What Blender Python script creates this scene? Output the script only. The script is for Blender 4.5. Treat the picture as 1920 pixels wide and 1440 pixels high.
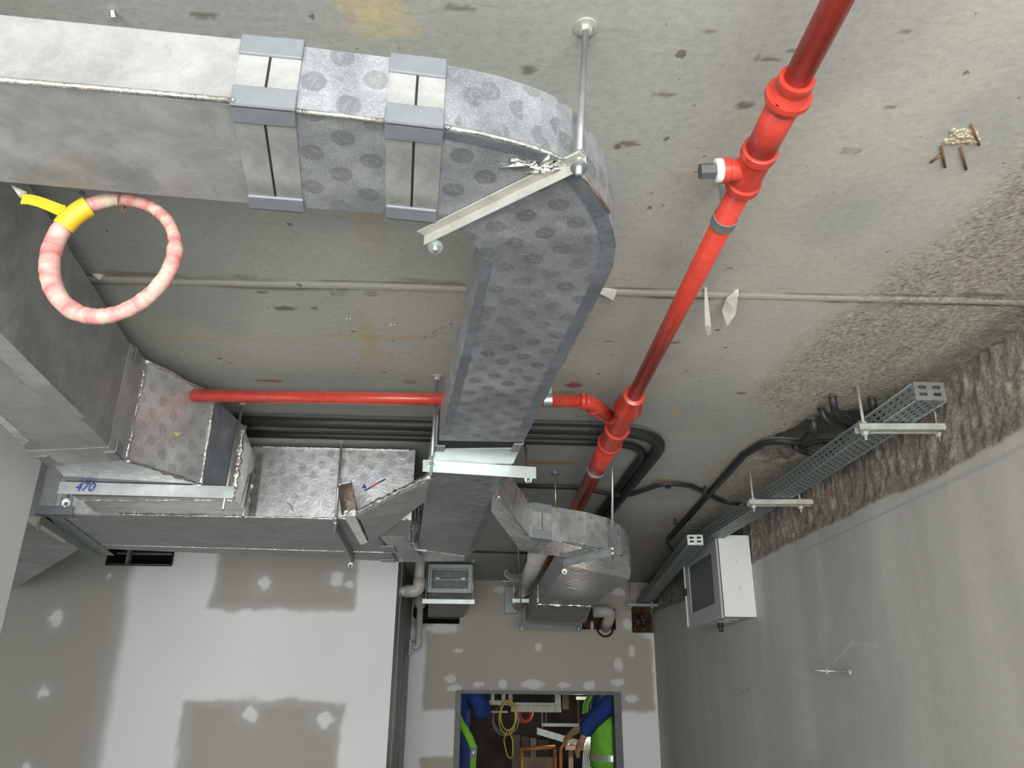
import bpy, math, random
import numpy as np
from mathutils import Vector, Matrix
random.seed(7); rng = np.random.RandomState(11)
for o in list(bpy.data.objects): bpy.data.objects.remove(o)
SC = bpy.context.scene; COL = SC.collection

# ------------------------------------------------------------------ camera
CAM = np.array([0.0, 0.0, 1.95]); FPX = 1478.37
RM = np.array([[0.9993658, -0.0210886, -0.0286920],
               [-0.0344923, -0.3731434, -0.9271323],
               [0.0088457, 0.9275340, -0.3736342]])
cd = bpy.data.cameras.new('camera'); cam = bpy.data.objects.new('camera', cd); COL.objects.link(cam)
cd.sensor_width = 36; cd.lens = FPX/1920*36; cd.clip_start = 0.02
cam.matrix_world = Matrix.Translation(Vector(CAM)) @ Matrix([list(r) for r in RM]).to_4x4()
SC.camera = cam
# ------------------------------------------------------------------ light
w = bpy.data.worlds.new('World'); SC.world = w; w.use_nodes = True
wb = w.node_tree.nodes['Background']; wb.inputs[0].default_value = (0.93, 0.97, 1.0, 1); wb.inputs[1].default_value = 1.4
def area(name, loc, tgt, sx, sy, power, col):
    l = bpy.data.lights.new(name, 'AREA'); l.shape = 'RECTANGLE'; l.size = sx; l.size_y = sy; l.energy = power; l.color = col
    o = bpy.data.objects.new(name, l); COL.objects.link(o); o.location = loc
    o.rotation_euler = (Vector(tgt)-Vector(loc)).to_track_quat('-Z', 'Y').to_euler(); return o
area('daylight_opening', (0.5, -1.7, 1.65), (-0.2, 5, 1.75), 4.2, 1.7, 125, (1.0, 0.98, 0.94))
area('area_light_left', (-3.6, 3.9, 1.5), (0, 3.9, 1.6), 2.0, 2.0, 8, (0.95, 0.98, 1.0))  # weak area light in front of the closed left outer wall, no opening there
SC.view_settings.view_transform = 'Standard'; SC.view_settings.look = 'None'
SC.view_settings.exposure = 0.80; SC.view_settings.gamma = 1; SC.view_settings.use_curve_mapping = False

# ------------------------------------------------------------------ pixel -> world point on a given plane
def U(px, py, z=None, y=None, x=None):
    d = RM @ np.array([px-960.0, -(py-720.0), -FPX])
    if z is not None: t = (z-CAM[2])/d[2]
    elif y is not None: t = (y-CAM[1])/d[1]
    else: t = (x-CAM[0])/d[0]
    return Vector(CAM+t*d)
V = Vector
ZC = 2.85            # ceiling
XR = 1.336           # right wall
YB = 6.456           # back wall
YF = 5.09            # front partition
XP = -0.552          # its right end
XL = -1.43           # left wall
ZH, ZHT, YH = 2.566, 2.836, 2.873   # header duct: underside, top, front

# ------------------------------------------------------------------ noise
def vnoise(x, y, seed=0):
    xi = np.floor(x).astype(np.int64); yi = np.floor(y).astype(np.int64); fx = x-xi; fy = y-yi
    fx = fx*fx*(3-2*fx); fy = fy*fy*(3-2*fy)
    def h(a, b):
        n = (a*374761393+b*668265263+seed*2147483647) & 0x7fffffff
        n = ((n ^ (n >> 13))*1274126177) & 0x7fffffff
        return ((n ^ (n >> 16)) & 0xffff)/65535.0
    return (h(xi, yi)*(1-fx)+h(xi+1, yi)*fx)*(1-fy)+(h(xi, yi+1)*(1-fx)+h(xi+1, yi+1)*fx)*fy
def fbm(x, y, f=1.0, o=4, seed=0):
    s = 0; a = 0.5; t = 0
    for i in range(o):
        s = s+a*vnoise(x*f, y*f, seed+i*17); t += a; a *= 0.5; f *= 2.03
    return s/t
def ss(a, b, x):
    t = np.clip((x-a)/(b-a), 0, 1); return t*t*(3-2*t)

# ------------------------------------------------------------------ materials
def newmat(name):
    m = bpy.data.materials.new(name); m.use_nodes = True
    nt = m.node_tree; b = nt.nodes['Principled BSDF']; return m, nt, b
def N(nt, t, **kw):
    n = nt.nodes.new(t)
    for k, v in kw.items(): setattr(n, k, v)
    return n
def bump(nt, b, src, strength, dist=0.01, prev=None):
    n = N(nt, 'ShaderNodeBump'); n.inputs['Strength'].default_value = strength; n.inputs['Distance'].default_value = dist
    nt.links.new(src, n.inputs['Height'])
    if prev: nt.links.new(prev, n.inputs['Normal'])
    nt.links.new(n.outputs[0], b.inputs['Normal']); return n.outputs[0]
def noise(nt, vec, scale, detail=4, rough=0.55, dist=0):
    n = N(nt, 'ShaderNodeTexNoise'); n.inputs['Scale'].default_value = scale; n.inputs['Detail'].default_value = detail
    n.inputs['Roughness'].default_value = rough; n.inputs['Distortion'].default_value = dist
    if vec: nt.links.new(vec, n.inputs['Vector'])
    return n.outputs['Fac']
def ramp(nt, src, stops):
    r = N(nt, 'ShaderNodeValToRGB'); e = r.color_ramp.elements
    while len(e) < len(stops): e.new(0.5)
    for k, (p, c) in enumerate(stops):
        e[k].position = p; e[k].color = (c if len(c) == 4 else (*c, 1))
    nt.links.new(src, r.inputs[0]); return r.outputs[0]
def mix(nt, fac, a, b_, mode='MIX'):
    n = N(nt, 'ShaderNodeMix', data_type='RGBA', blend_type=mode)
    if hasattr(fac, 'links'): nt.links.new(fac, n.inputs[0])
    else: n.inputs[0].default_value = fac
    for i, s in ((6, a), (7, b_)):
        if hasattr(s, 'links'): nt.links.new(s, n.inputs[i])
        else: n.inputs[i].default_value = (*s, 1) if len(s) == 3 else s
    return n.outputs[2]
def math_(nt, op, a, b_=None, c=None):
    n = N(nt, 'ShaderNodeMath', operation=op)
    for i, s in enumerate((a, b_, c)):
        if s is None: continue
        if hasattr(s, 'links'): nt.links.new(s, n.inputs[i])
        else: n.inputs[i].default_value = s
    return n.outputs[0]
def simple(name, col, rough=0.5, metal=0.0, nscale=30, namp=0.12, bstr=0.1, spec=0.5, dust=None, dist=0.002):
    m, nt, b = newmat(name); tc = N(nt, 'ShaderNodeTexCoord').outputs['Object']
    f = noise(nt, tc, nscale, 5, 0.6)
    lo = tuple(c*(1-namp) for c in col); hi = tuple(min(1, c*(1+namp)) for c in col)
    c = ramp(nt, f, [(0.3, lo), (0.7, hi)])
    if dust:
        g = N(nt, 'ShaderNodeNewGeometry'); sp = N(nt, 'ShaderNodeSeparateXYZ'); nt.links.new(g.outputs['Normal'], sp.inputs[0])
        up = math_(nt, 'MULTIPLY', ramp(nt, sp.outputs[2], [(0.25, (0, 0, 0)), (0.75, (1, 1, 1))]), math_(nt, 'MULTIPLY_ADD', f, 0.5, 0.55))
        c = mix(nt, up, c, dust)
    nt.links.new(c, b.inputs['Base Color'])
    b.inputs['Roughness'].default_value = rough; b.inputs['Metallic'].default_value = metal
    b.inputs['Specular IOR Level'].default_value = spec
    if bstr: bump(nt, b, noise(nt, tc, nscale*3, 4), bstr, dist)
    return m
M = {}
def painted(name, rough=0.9, fine=60, amp=0.16, pits=True, bstr=0.25):
    """surface whose own colours (stains, filler, dirt) sit in a colour attribute, with fine grain on top"""
    m, nt, b = newmat(name); att = N(nt, 'ShaderNodeAttribute', attribute_name='tint'); at = att.outputs['Color']; msk = att.outputs['Alpha']
    tc = N(nt, 'ShaderNodeTexCoord').outputs['Object']
    n1 = noise(nt, tc, fine, 6, 0.65); c = mix(nt, 1.0, at, ramp(nt, n1, [(0.25, (1-amp,)*3), (0.75, (1+amp*0.4,)*3)]), 'MULTIPLY')
    if pits:
        vo = N(nt, 'ShaderNodeTexVoronoi'); vo.inputs['Scale'].default_value = 11; nt.links.new(tc, vo.inputs['Vector'])
        sz = math_(nt, 'MULTIPLY', noise(nt, tc, 3.1, 2), 0.19)
        p = math_(nt, 'LESS_THAN', math_(nt, 'ADD', vo.outputs['Distance'], math_(nt, 'MULTIPLY_ADD', noise(nt, tc, 38, 5, 0.7), 0.42, -0.16)), sz)
        c = mix(nt, math_(nt, 'MULTIPLY', p, 0.75), c, (0.11, 0.10, 0.085))
        vo2 = N(nt, 'ShaderNodeTexVoronoi'); vo2.inputs['Scale'].default_value = 27; nt.links.new(tc, vo2.inputs['Vector'])
        p2 = math_(nt, 'LESS_THAN', math_(nt, 'ADD', vo2.outputs['Distance'], math_(nt, 'MULTIPLY_ADD', noise(nt, tc, 80, 4, 0.7), 0.42, -0.16)), math_(nt, 'MULTIPLY', noise(nt, tc, 5.3, 2), 0.20))
        c = mix(nt, math_(nt, 'MULTIPLY', p2, 0.5), c, (0.12, 0.11, 0.10))
        mp = N(nt, 'ShaderNodeMapping'); mp.inputs['Scale'].default_value = (1.2, 9, 1); mp.inputs['Rotation'].default_value = (0, 0, 0.15); nt.links.new(tc, mp.inputs[0])
        st = noise(nt, mp.outputs[0], 7, 6, 0.7, 0.8); c = mix(nt, ramp(nt, st, [(0.60, (0, 0, 0)), (0.78, (0.45,)*3)]), c, (0.16, 0.15, 0.13))
    nt.links.new(c, b.inputs['Base Color']); b.inputs['Roughness'].default_value = rough; b.inputs['Specular IOR Level'].default_value = 0.25
    v3 = N(nt, 'ShaderNodeTexVoronoi'); v3.inputs['Scale'].default_value = 75; nt.links.new(tc, v3.inputs['Vector'])
    g = noise(nt, tc, 95, 5, 0.75); gc = ramp(nt, g, [(0.36, (0.60, 0.58, 0.55)), (0.5, (1, 1, 1)), (0.64, (1.4, 1.37, 1.3))])
    c = mix(nt, msk, c, mix(nt, 1.0, c, gc, 'MULTIPLY'))
    nt.links.new(c, b.inputs['Base Color'])
    p = bump(nt, b, n1, bstr, 0.004); n = N(nt, 'ShaderNodeBump'); n.inputs['Distance'].default_value = 0.008
    nt.links.new(math_(nt, 'MULTIPLY', msk, 0.9), n.inputs['Strength']); nt.links.new(g, n.inputs['Height']); nt.links.new(p, n.inputs['Normal']); nt.links.new(n.outputs[0], b.inputs['Normal'])
    return m
M['ceiling'] = painted('cast_concrete_soffit', 0.8)
M['plaster'] = painted('smooth_grey_plaster', 0.75, 40, 0.10, False, 0.12)
M['board'] = painted('plasterboard_with_filler', 0.8, 90, 0.05, False, 0.05)

def foil(name, base, rough, metal, dots=True, dotk=0.45, dota=0.30, spark=0.04, crinkle=0.25, cscale=60, dustc=(0.42, 0.42, 0.40), dust=0.35, glint_streak=True):
    m, nt, b = newmat(name); uv = N(nt, 'ShaderNodeUVMap').outputs[0]
    tc = N(nt, 'ShaderNodeTexCoord').outputs['Object']
    big = noise(nt, tc, 6, 6, 0.65); fine = noise(nt, tc, 420, 1, 0.5)
    c = mix(nt, ramp(nt, big, [(0.35, (0, 0, 0)), (0.65, (1, 1, 1))]), tuple(k*0.88 for k in base), tuple(min(1, k*1.26) for k in base))
    med = noise(nt, tc, 22, 5, 0.7, 0.8); c = mix(nt, 1.0, c, ramp(nt, med, [(0.4, (0.90,)*3), (0.62, (1.08,)*3)]), 'MULTIPLY')
    sp = ramp(nt, fine, [(0.45, (1-spark*0.5,)*3), (0.62, (1+spark*1.4,)*3)]); c = mix(nt, 1.0, c, sp, 'MULTIPLY')  # foil sparkle painted into the colour as fine bright specks
    rr = math_(nt, 'MULTIPLY_ADD', big, 0.25, rough-0.12)
    cr = noise(nt, tc, cscale, 4, 0.6, 1.2)
    if dots:
        mp = N(nt, 'ShaderNodeMapping'); mp.inputs['Rotation'].default_value = (0, 0, 0.60); mp.inputs['Scale'].default_value = (1/0.052,)*3; nt.links.new(uv, mp.inputs[0])
        fr = N(nt, 'ShaderNodeVectorMath', operation='FRACTION'); nt.links.new(mp.outputs[0], fr.inputs[0])
        sb = N(nt, 'ShaderNodeVectorMath', operation='SUBTRACT'); nt.links.new(fr.outputs[0], sb.inputs[0]); sb.inputs[1].default_value = (0.5, 0.5, 0)
        ml = N(nt, 'ShaderNodeVectorMath', operation='MULTIPLY'); nt.links.new(sb.outputs[0], ml.inputs[0]); ml.inputs[1].default_value = (1, 1, 0)
        ln = N(nt, 'ShaderNodeVectorMath', operation='LENGTH'); nt.links.new(ml.outputs[0], ln.inputs[0])
        dd = math_(nt, 'ADD', ln.outputs['Value'], math_(nt, 'MULTIPLY', noise(nt, tc, 120, 2), 0.06))
        d = ramp(nt, dd, [(0.30, (1, 1, 1)), (0.335, (0, 0, 0))])
        wv = N(nt, 'ShaderNodeTexWave'); wv.inputs['Scale'].default_value = 1.25; wv.inputs['Distortion'].default_value = 9; wv.inputs['Detail'].default_value = 1; wv.inputs['Detail Scale'].default_value = 2
        nt.links.new(mp.outputs[0], wv.inputs[0])
        inner = ramp(nt, ln.outputs['Value'], [(0.17, (1, 1, 1)), (0.2, (0, 0, 0))])
        gl = math_(nt, 'MULTIPLY', math_(nt, 'GREATER_THAN', wv.outputs['Fac'], 0.86), inner)
        fade = ramp(nt, noise(nt, tc, 4.5, 2), [(0.33, (0.5,)*3), (0.55, (1, 1, 1))])
        d = math_(nt, 'MULTIPLY', d, fade)
        c = mix(nt, math_(nt, 'MULTIPLY', d, dota), c, tuple(min(1, k*dotk) for k in base))
        c = mix(nt, math_(nt, 'MULTIPLY', gl, 0.35), c, tuple(min(1, k*1.35) for k in base))
        rr = math_(nt, 'SUBTRACT', rr, math_(nt, 'MULTIPLY', d, 0.14))
    if dust:
        dn = ramp(nt, noise(nt, tc, 9, 7, 0.7, 0.6), [(0.48, (0, 0, 0)), (0.72, (dust,)*3)])
        c = mix(nt, dn, c, dustc); rr = math_(nt, 'ADD', rr, math_(nt, 'MULTIPLY', dn, 0.4))
        mm = math_(nt, 'MULTIPLY_ADD', dn, -metal*0.9, metal); nt.links.new(mm, b.inputs['Metallic'])
    else: b.inputs['Metallic'].default_value = metal
    if glint_streak:
        mp2 = N(nt, 'ShaderNodeMapping'); mp2.inputs['Scale'].default_value = (1, 14, 1); nt.links.new(uv, mp2.inputs[0])
        sk = noise(nt, mp2.outputs[0], 14, 4, 0.7); c = mix(nt, ramp(nt, sk, [(0.68, (0, 0, 0)), (0.74, (0.55,)*3)]), c, (0.9, 0.9, 0.88))  # short pale streaks: highlights painted into the foil colour
    nt.links.new(c, b.inputs['Base Color']); nt.links.new(rr, b.inputs['Roughness'])
    p = bump(nt, b, cr, crinkle, 0.004); bump(nt, b, fine, 0.05, 0.001, p)
    return m
M['foil'] = foil('stamped_duct_foil', (0.34, 0.36, 0.395), 0.42, 0.5, dota=0.42, spark=0.14, crinkle=0.16)
M['foil_plain'] = foil('plain_duct_foil', (0.31, 0.32, 0.32), 0.55, 0.3, dots=False, crinkle=0.10, cscale=14)
M['foil_bright'] = foil('bright_stamped_foil', (0.68, 0.69, 0.71), 0.36, 0.7, dotk=0.7, dota=0.35, crinkle=0.35, cscale=45, dust=0.15)
M['foil_light'] = foil('stamped_foil_painted_glints', (0.60, 0.61, 0.63), 0.38, 0.7, dotk=1.45, dota=0.55, crinkle=0.3, cscale=45, dust=0.15)  # dots coloured lighter than the foil to stand for their reflections
M['tape'] = foil('crinkled_foil_tape', (0.80, 0.79, 0.76), 0.25, 1.0, dots=False, crinkle=1.0, cscale=38, dust=0.1, glint_streak=False)
M['band'] = foil('smooth_tape_band', (0.38, 0.39, 0.39), 0.40, 0.4, dots=False, crinkle=0.10, cscale=14, dust=0.3, glint_streak=False)
M['clip'] = simple('grey_plastic', (0.205, 0.225, 0.25), 0.45, 0, 40, 0.08)
M['gap'] = simple('dark_joint', (0.02, 0.02, 0.02), 0.9)
M['galv'] = simple('galvanised_steel', (0.52, 0.56, 0.57), 0.38, 0.85, 22, 0.18, 0.15)
M['galv_dusty'] = simple('dusty_galvanised_steel', (0.46, 0.46, 0.42), 0.65, 0.35, 25, 0.2, 0.3)
M['galv_dark'] = simple('dull_galvanised_steel', (0.30, 0.34, 0.34), 0.5, 0.6, 30, 0.15)
M['galv_bright'] = simple('bright_galvanised_steel', (0.56, 0.62, 0.62), 0.35, 0.6, 18, 0.12, 0.1)
M['red'] = simple('red_pipe_paint', (0.58, 0.055, 0.035), 0.30, 0, 40, 0.16, 0.12, 0.6, dust=(0.36, 0.22, 0.19))
M['black'] = simple('black_rubber', (0.022, 0.022, 0.022), 0.5, 0, 60, 0.3, 0.15, 0.5, dust=(0.30, 0.30, 0.28))
M['blk2'] = simple('painted_hollow_shade', (0.012, 0.012, 0.011), 0.9)  # near-black for the shade painted inside holes and openings
M['pvc'] = simple('grey_white_plastic_pipe', (0.50, 0.49, 0.46), 0.4, 0, 20, 0.08, 0.03)
M['white'] = simple('white_powder_coat', (0.78, 0.80, 0.80), 0.4, 0, 30, 0.02, 0.02)
M['cabgrey'] = simple('grey_powder_coat', (0.42, 0.44, 0.44), 0.45, 0, 30, 0.05, 0.02)
M['teal'] = simple('tinted_cover_film', (0.20, 0.30, 0.29), 0.35, 0.4, 12, 0.1)
M['wool'] = simple('brown_mineral_wool', (0.10, 0.065, 0.035), 1.0, 0, 18, 0.6, 1.0, dist=0.02)
M['stud'] = simple('blue_grey_stud_steel', (0.25, 0.265, 0.285), 0.5, 0.1, 9, 0.15)
M['frame'] = simple('grey_door_frame_steel', (0.10, 0.105, 0.11), 0.5, 0.2, 20, 0.15)
M['pale'] = simple('pale_torn_film', (0.62, 0.62, 0.56), 0.5, 0, 30, 0.15, 0.2)
M['mortar'] = simple('cream_mortar', (0.58, 0.52, 0.38), 0.95, 0, 40, 0.3, 1.0, dist=0.01)
M['rust'] = simple('rusty_bar', (0.20, 0.11, 0.06), 0.9, 0, 60, 0.3, 0.5)
M['yellow'] = simple('yellow_tape', (0.80, 0.50, 0.03), 0.4, 0, 30, 0.05, 0.03)
M['ycable'] = simple('yellow_cable', (0.55, 0.42, 0.04), 0.5)
M['rcable'] = simple('red_cable', (0.45, 0.05, 0.03), 0.5)
M['gcable'] = simple('grey_cable', (0.18, 0.18, 0.18), 0.6)
M['orange'] = simple('orange_scaffold_paint', (0.42, 0.17, 0.03), 0.5, 0.1, 15, 0.35)
M['timber'] = simple('brown_timber', (0.19, 0.13, 0.10), 0.8, 0, 6, 0.4)
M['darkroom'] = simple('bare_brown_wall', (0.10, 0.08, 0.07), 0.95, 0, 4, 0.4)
M['floor'] = simple('dusty_concrete_floor', (0.22, 0.21, 0.19), 0.9, 0, 5, 0.25, 0.3)
M['skin'] = simple('skin', (0.42, 0.24, 0.16), 0.55, 0, 30, 0.08)
M['hair'] = simple('dark_hair', (0.02, 0.015, 0.012), 0.7)
M['blue'] = simple('blue_workwear', (0.012, 0.045, 0.22), 0.85, 0, 14, 0.3, 0.3, dist=0.01)
M['hivis'] = simple('green_yellow_vest', (0.22, 0.62, 0.05), 0.7, 0, 14, 0.15, 0.3, dist=0.01)
M['strip'] = simple('silver_reflective_strip', (0.55, 0.6, 0.62), 0.3, 0.4)
M['hat'] = simple('white_hard_hat', (0.7, 0.7, 0.66), 0.35)
M['boot'] = simple('brown_boot_leather', (0.05, 0.035, 0.025), 0.7)
M['blue_ink'] = simple('blue_ink', (0.02, 0.05, 0.28), 0.5); M['red_ink'] = simple('red_ink', (0.6, 0.03, 0.05), 0.5)
M['chip'] = simple('yellow_green_scrap', (0.62, 0.66, 0.25), 0.6)
def glassmat():
    m, nt, b = newmat('dusty_window'); b.inputs['Base Color'].default_value = (0.75, 0.8, 0.78, 1)
    b.inputs['Roughness'].default_value = 0.06; b.inputs['Transmission Weight'].default_value = 0.9; b.inputs['IOR'].default_value = 1.35; return m
M['glass'] = glassmat()
def lampmat():
    m, nt, b = newmat('lit_lamp_glass'); b.inputs['Emission Color'].default_value = (1, 0.93, 0.8, 1); b.inputs['Emission Strength'].default_value = 9; return m
M['lamp'] = lampmat()
def ringmat():
    m, nt, b = newmat('pink_and_cream_taped_hose'); uv = N(nt, 'ShaderNodeUVMap').outputs[0]
    mp = N(nt, 'ShaderNodeMapping'); mp.inputs['Scale'].default_value = (1, 0.25, 1); mp.inputs['Rotation'].default_value = (0, 0, 0.35); nt.links.new(uv, mp.inputs[0])
    mp.inputs['Scale'].default_value = (60, 1.6, 1)
    a = noise(nt, mp.outputs[0], 1.0, 5, 0.6)
    c = ramp(nt, a, [(0.32, (0.52, 0.15, 0.15)), (0.44, (0.58, 0.27, 0.25)), (0.56, (0.60, 0.39, 0.34)), (0.72, (0.58, 0.52, 0.42))])
    mp2 = N(nt, 'ShaderNodeMapping'); mp2.inputs['Scale'].default_value = (9, 0.01, 1); nt.links.new(uv, mp2.inputs[0])
    g = ramp(nt, noise(nt, mp2.outputs[0], 1.0, 2), [(0.60, (0, 0, 0)), (0.66, (1, 1, 1))])
    c = mix(nt, g, c, (0.52, 0.55, 0.38)); nt.links.new(c, b.inputs['Base Color']); b.inputs['Roughness'].default_value = 0.55
    bump(nt, b, a, 0.5, 0.004); return m
M['ring'] = ringmat()
def traymat():
    m, nt, b = newmat('slotted_tray_steel'); uv = N(nt, 'ShaderNodeUVMap').outputs[0]
    b.inputs['Base Color'].default_value = (0.27, 0.32, 0.32, 1); b.inputs['Metallic'].default_value = 0.55; b.inputs['Roughness'].default_value = 0.5
    sx = N(nt, 'ShaderNodeSeparateXYZ'); nt.links.new(uv, sx.inputs[0])
    u = math_(nt, 'DIVIDE', sx.outputs[0], 0.034); v = math_(nt, 'DIVIDE', sx.outputs[1], 0.0165)
    row = math_(nt, 'FLOOR', v); off = math_(nt, 'MULTIPLY', math_(nt, 'MODULO', row, 2.0), 0.5)
    fu = math_(nt, 'ABSOLUTE', math_(nt, 'SUBTRACT', math_(nt, 'FRACT', math_(nt, 'ADD', u, off)), 0.5))
    fv = math_(nt, 'ABSOLUTE', math_(nt, 'SUBTRACT', math_(nt, 'FRACT', v), 0.5))
    hole = math_(nt, 'MULTIPLY', math_(nt, 'LESS_THAN', fu, 0.25), math_(nt, 'LESS_THAN', fv, 0.21))
    tr = N(nt, 'ShaderNodeBsdfTransparent'); mx = N(nt, 'ShaderNodeMixShader'); nt.links.new(hole, mx.inputs[0])
    nt.links.new(b.outputs[0], mx.inputs[1]); nt.links.new(tr.outputs[0], mx.inputs[2])
    nt.links.new(mx.outputs[0], nt.nodes['Material Output'].inputs[0]); return m
M['tray'] = traymat()

# ------------------------------------------------------------------ mesh building
class MB:
    def __init__(s): s.v = []; s.f = []; s.uv = {}
    def add(s, vs, fs, uvs=None):
        b = len(s.v); s.v += [V(p) for p in vs]
        for i, f in enumerate(fs):
            if uvs is not None: s.uv[len(s.f)] = uvs[i]
            s.f.append([b+k for k in f])
        return s
    def box(s, a, b):
        x0, y0, z0 = [min(a[i], b[i]) for i in range(3)]; x1, y1, z1 = [max(a[i], b[i]) for i in range(3)]
        return s.add([(x0, y0, z0), (x1, y0, z0), (x1, y1, z0), (x0, y1, z0), (x0, y0, z1), (x1, y0, z1), (x1, y1, z1), (x0, y1, z1)],
                     [(3, 2, 1, 0), (4, 5, 6, 7), (0, 1, 5, 4), (1, 2, 6, 5), (2, 3, 7, 6), (3, 0, 4, 7)])
    def obox(s, o, a, b, c):
        """box from corner o along edge vectors a, b, c"""
        o, a, b, c = V(o), V(a), V(b), V(c)
        vs = [o, o+a, o+a+b, o+b, o+c, o+a+c, o+a+b+c, o+b+c]
        fs = [(3, 2, 1, 0), (4, 5, 6, 7), (0, 1, 5, 4), (1, 2, 6, 5), (2, 3, 7, 6), (3, 0, 4, 7)]
        if a.cross(b).dot(c) < 0: fs = [f[::-1] for f in fs]
        return s.add(vs, fs)
    def prism(s, poly, z0, z1):
        n = len(poly); A = sum(poly[i][0]*poly[(i+1) % n][1]-poly[(i+1) % n][0]*poly[i][1] for i in range(n))
        if A < 0: poly = poly[::-1]
        vs = [(p[0], p[1], z0) for p in poly]+[(p[0], p[1], z1) for p in poly]
        return s.add(vs, [tuple(range(n))[::-1], tuple(range(n, 2*n))]+[(i, (i+1) % n, n+(i+1) % n, n+i) for i in range(n)])
    def loft(s, secs, cap=True):
        """skin through sections of equal point count"""
        n = len(secs[0]); vs = [p for q in secs for p in q]; fs = []; m = len(secs)
        cen = [sum((V(p) for p in q), V())/n for q in secs]
        q0 = [V(p) for p in secs[0]]; nrm = (q0[1]-q0[0]).cross(q0[2]-q0[1]); flip = nrm.dot(cen[1]-cen[0]) < 0
        for i in range(m-1):
            for k in range(n):
                f = (i*n+k, i*n+(k+1) % n, (i+1)*n+(k+1) % n, (i+1)*n+k); fs.append(f[::-1] if flip else f)
        if cap:
            a = tuple(range(n)); b = tuple(range((m-1)*n, m*n)); fs += [a, b[::-1]] if flip else [a[::-1], b]
        return s.add(vs, fs)
    def tube(s, pts, r, seg=14, cap=True, closed=False):
        """round tube along points; r number or list; uv = (length, angle)"""
        P = [V(p) for p in pts]; n = len(P); R = r if isinstance(r, (list, tuple)) else [r]*n
        up = None; rings = []; L = 0; Ls = []
        for i in range(n):
            a = P[(i-1) % n] if (i > 0 or closed) else P[i]; b = P[(i+1) % n] if (i < n-1 or closed) else P[i]
            t = (b-a).normalized() if (b-a).length > 1e-9 else V((0, 0, 1))
            if up is None: up = t.orthogonal().normalized()
            up = (up-t*up.dot(t)); up = up.normalized() if up.length > 1e-6 else t.orthogonal().normalized()
            sd = t.cross(up); rings.append([P[i]+(up*math.cos(2*math.pi*k/seg)+sd*math.sin(2*math.pi*k/seg))*R[i] for k in range(seg)])
            if i: L += (P[i]-P[i-1]).length
            Ls.append(L)
        vs = [p for q in rings for p in q]; fs = []; uvs = []
        for i in range(n if closed else n-1):
            j = (i+1) % n; l0 = Ls[i]; l1 = Ls[j] if j else L+(P[0]-P[-1]).length
            for k in range(seg):
                k2 = (k+1) % seg; fs.append((i*seg+k, i*seg+k2, j*seg+k2, j*seg+k))
                uvs.append([(l0, k/seg), (l0, (k+1)/seg), (l1, (k+1)/seg), (l1, k/seg)])
        if cap and not closed:
            fs += [tuple(range(seg))[::-1], tuple(range((n-1)*seg, n*seg))]; uvs += [[(0, 0)]*seg]*2
        return s.add(vs, fs, uvs)
    def cyl(s, a, b, r, seg=16, r2=None): return s.tube([a, b], [r, r if r2 is None else r2], seg)
    def build(s, name, mat, parent=None, smooth=False, bevel=0, uvbox=True):
        c = sum(s.v, V())/len(s.v)
        me = bpy.data.meshes.new(name); me.from_pydata([tuple(p-c) for p in s.v], [], s.f); me.materials.append(mat)
        uvl = me.uv_layers.new(name='UVMap')
        for pi, p in enumerate(me.polygons):
            if smooth: p.use_smooth = True
            if pi in s.uv:
                for li, q in zip(p.loop_indices, s.uv[pi]): uvl.data[li].uv = q
                continue
            n = p.normal
            for li in p.loop_indices:
                q = s.v[me.loops[li].vertex_index]
                if abs(n.z) > 0.6: uvl.data[li].uv = (q.x, q.y)
                else:
                    t = V((-n.y, n.x, 0)).normalized(); uvl.data[li].uv = (q.dot(t), q.z)
        o = bpy.data.objects.new(name, me); COL.objects.link(o); place(o, c, parent)
        if smooth == 'auto': m = o.modifiers.new('edges', 'EDGE_SPLIT'); m.split_angle = 0.6
        if bevel:
            m = o.modifiers.new('bevel', 'BEVEL'); m.width = bevel; m.segments = 2; m.limit_method = 'ANGLE'; m.angle_limit = 0.6
        return o
WL = {}
def place(o, c, parent):
    WL[o.name] = V(c)
    if parent: o.parent = parent; o.location = V(c)-WL[parent.name]
    else: o.location = c
def tag(o, label, cat, group=None):
    o['label'] = label; o['category'] = cat
    if group: o['group'] = group
    return o
def thing(name, label, cat, loc, group=None):
    o = bpy.data.objects.new(name, None); COL.objects.link(o); o.empty_display_size = 0.05; place(o, V(loc), None)
    return tag(o, label, cat, group)
def struct(o): o['kind'] = 'structure'; return o

def arc(p0, p1, p2, r, n=8):
    """fillet points at corner p1"""
    p0, p1, p2 = V(p0), V(p1), V(p2); a = (p0-p1).normalized(); b = (p2-p1).normalized()
    ang = a.angle(b); d = min(r/math.tan(ang/2), (p0-p1).length*0.49, (p2-p1).length*0.49); s_, e_ = p1+a*d, p1+b*d
    return [s_.lerp(p1, t).lerp(p1.lerp(e_, t), t) for t in [i/n for i in range(n+1)]]
def path(pts, r, n=8):
    out = [V(pts[0])]
    for i in range(1, len(pts)-1): out += arc(pts[i-1], pts[i], pts[i+1], r, n)
    return out+[V(pts[-1])]

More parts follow.
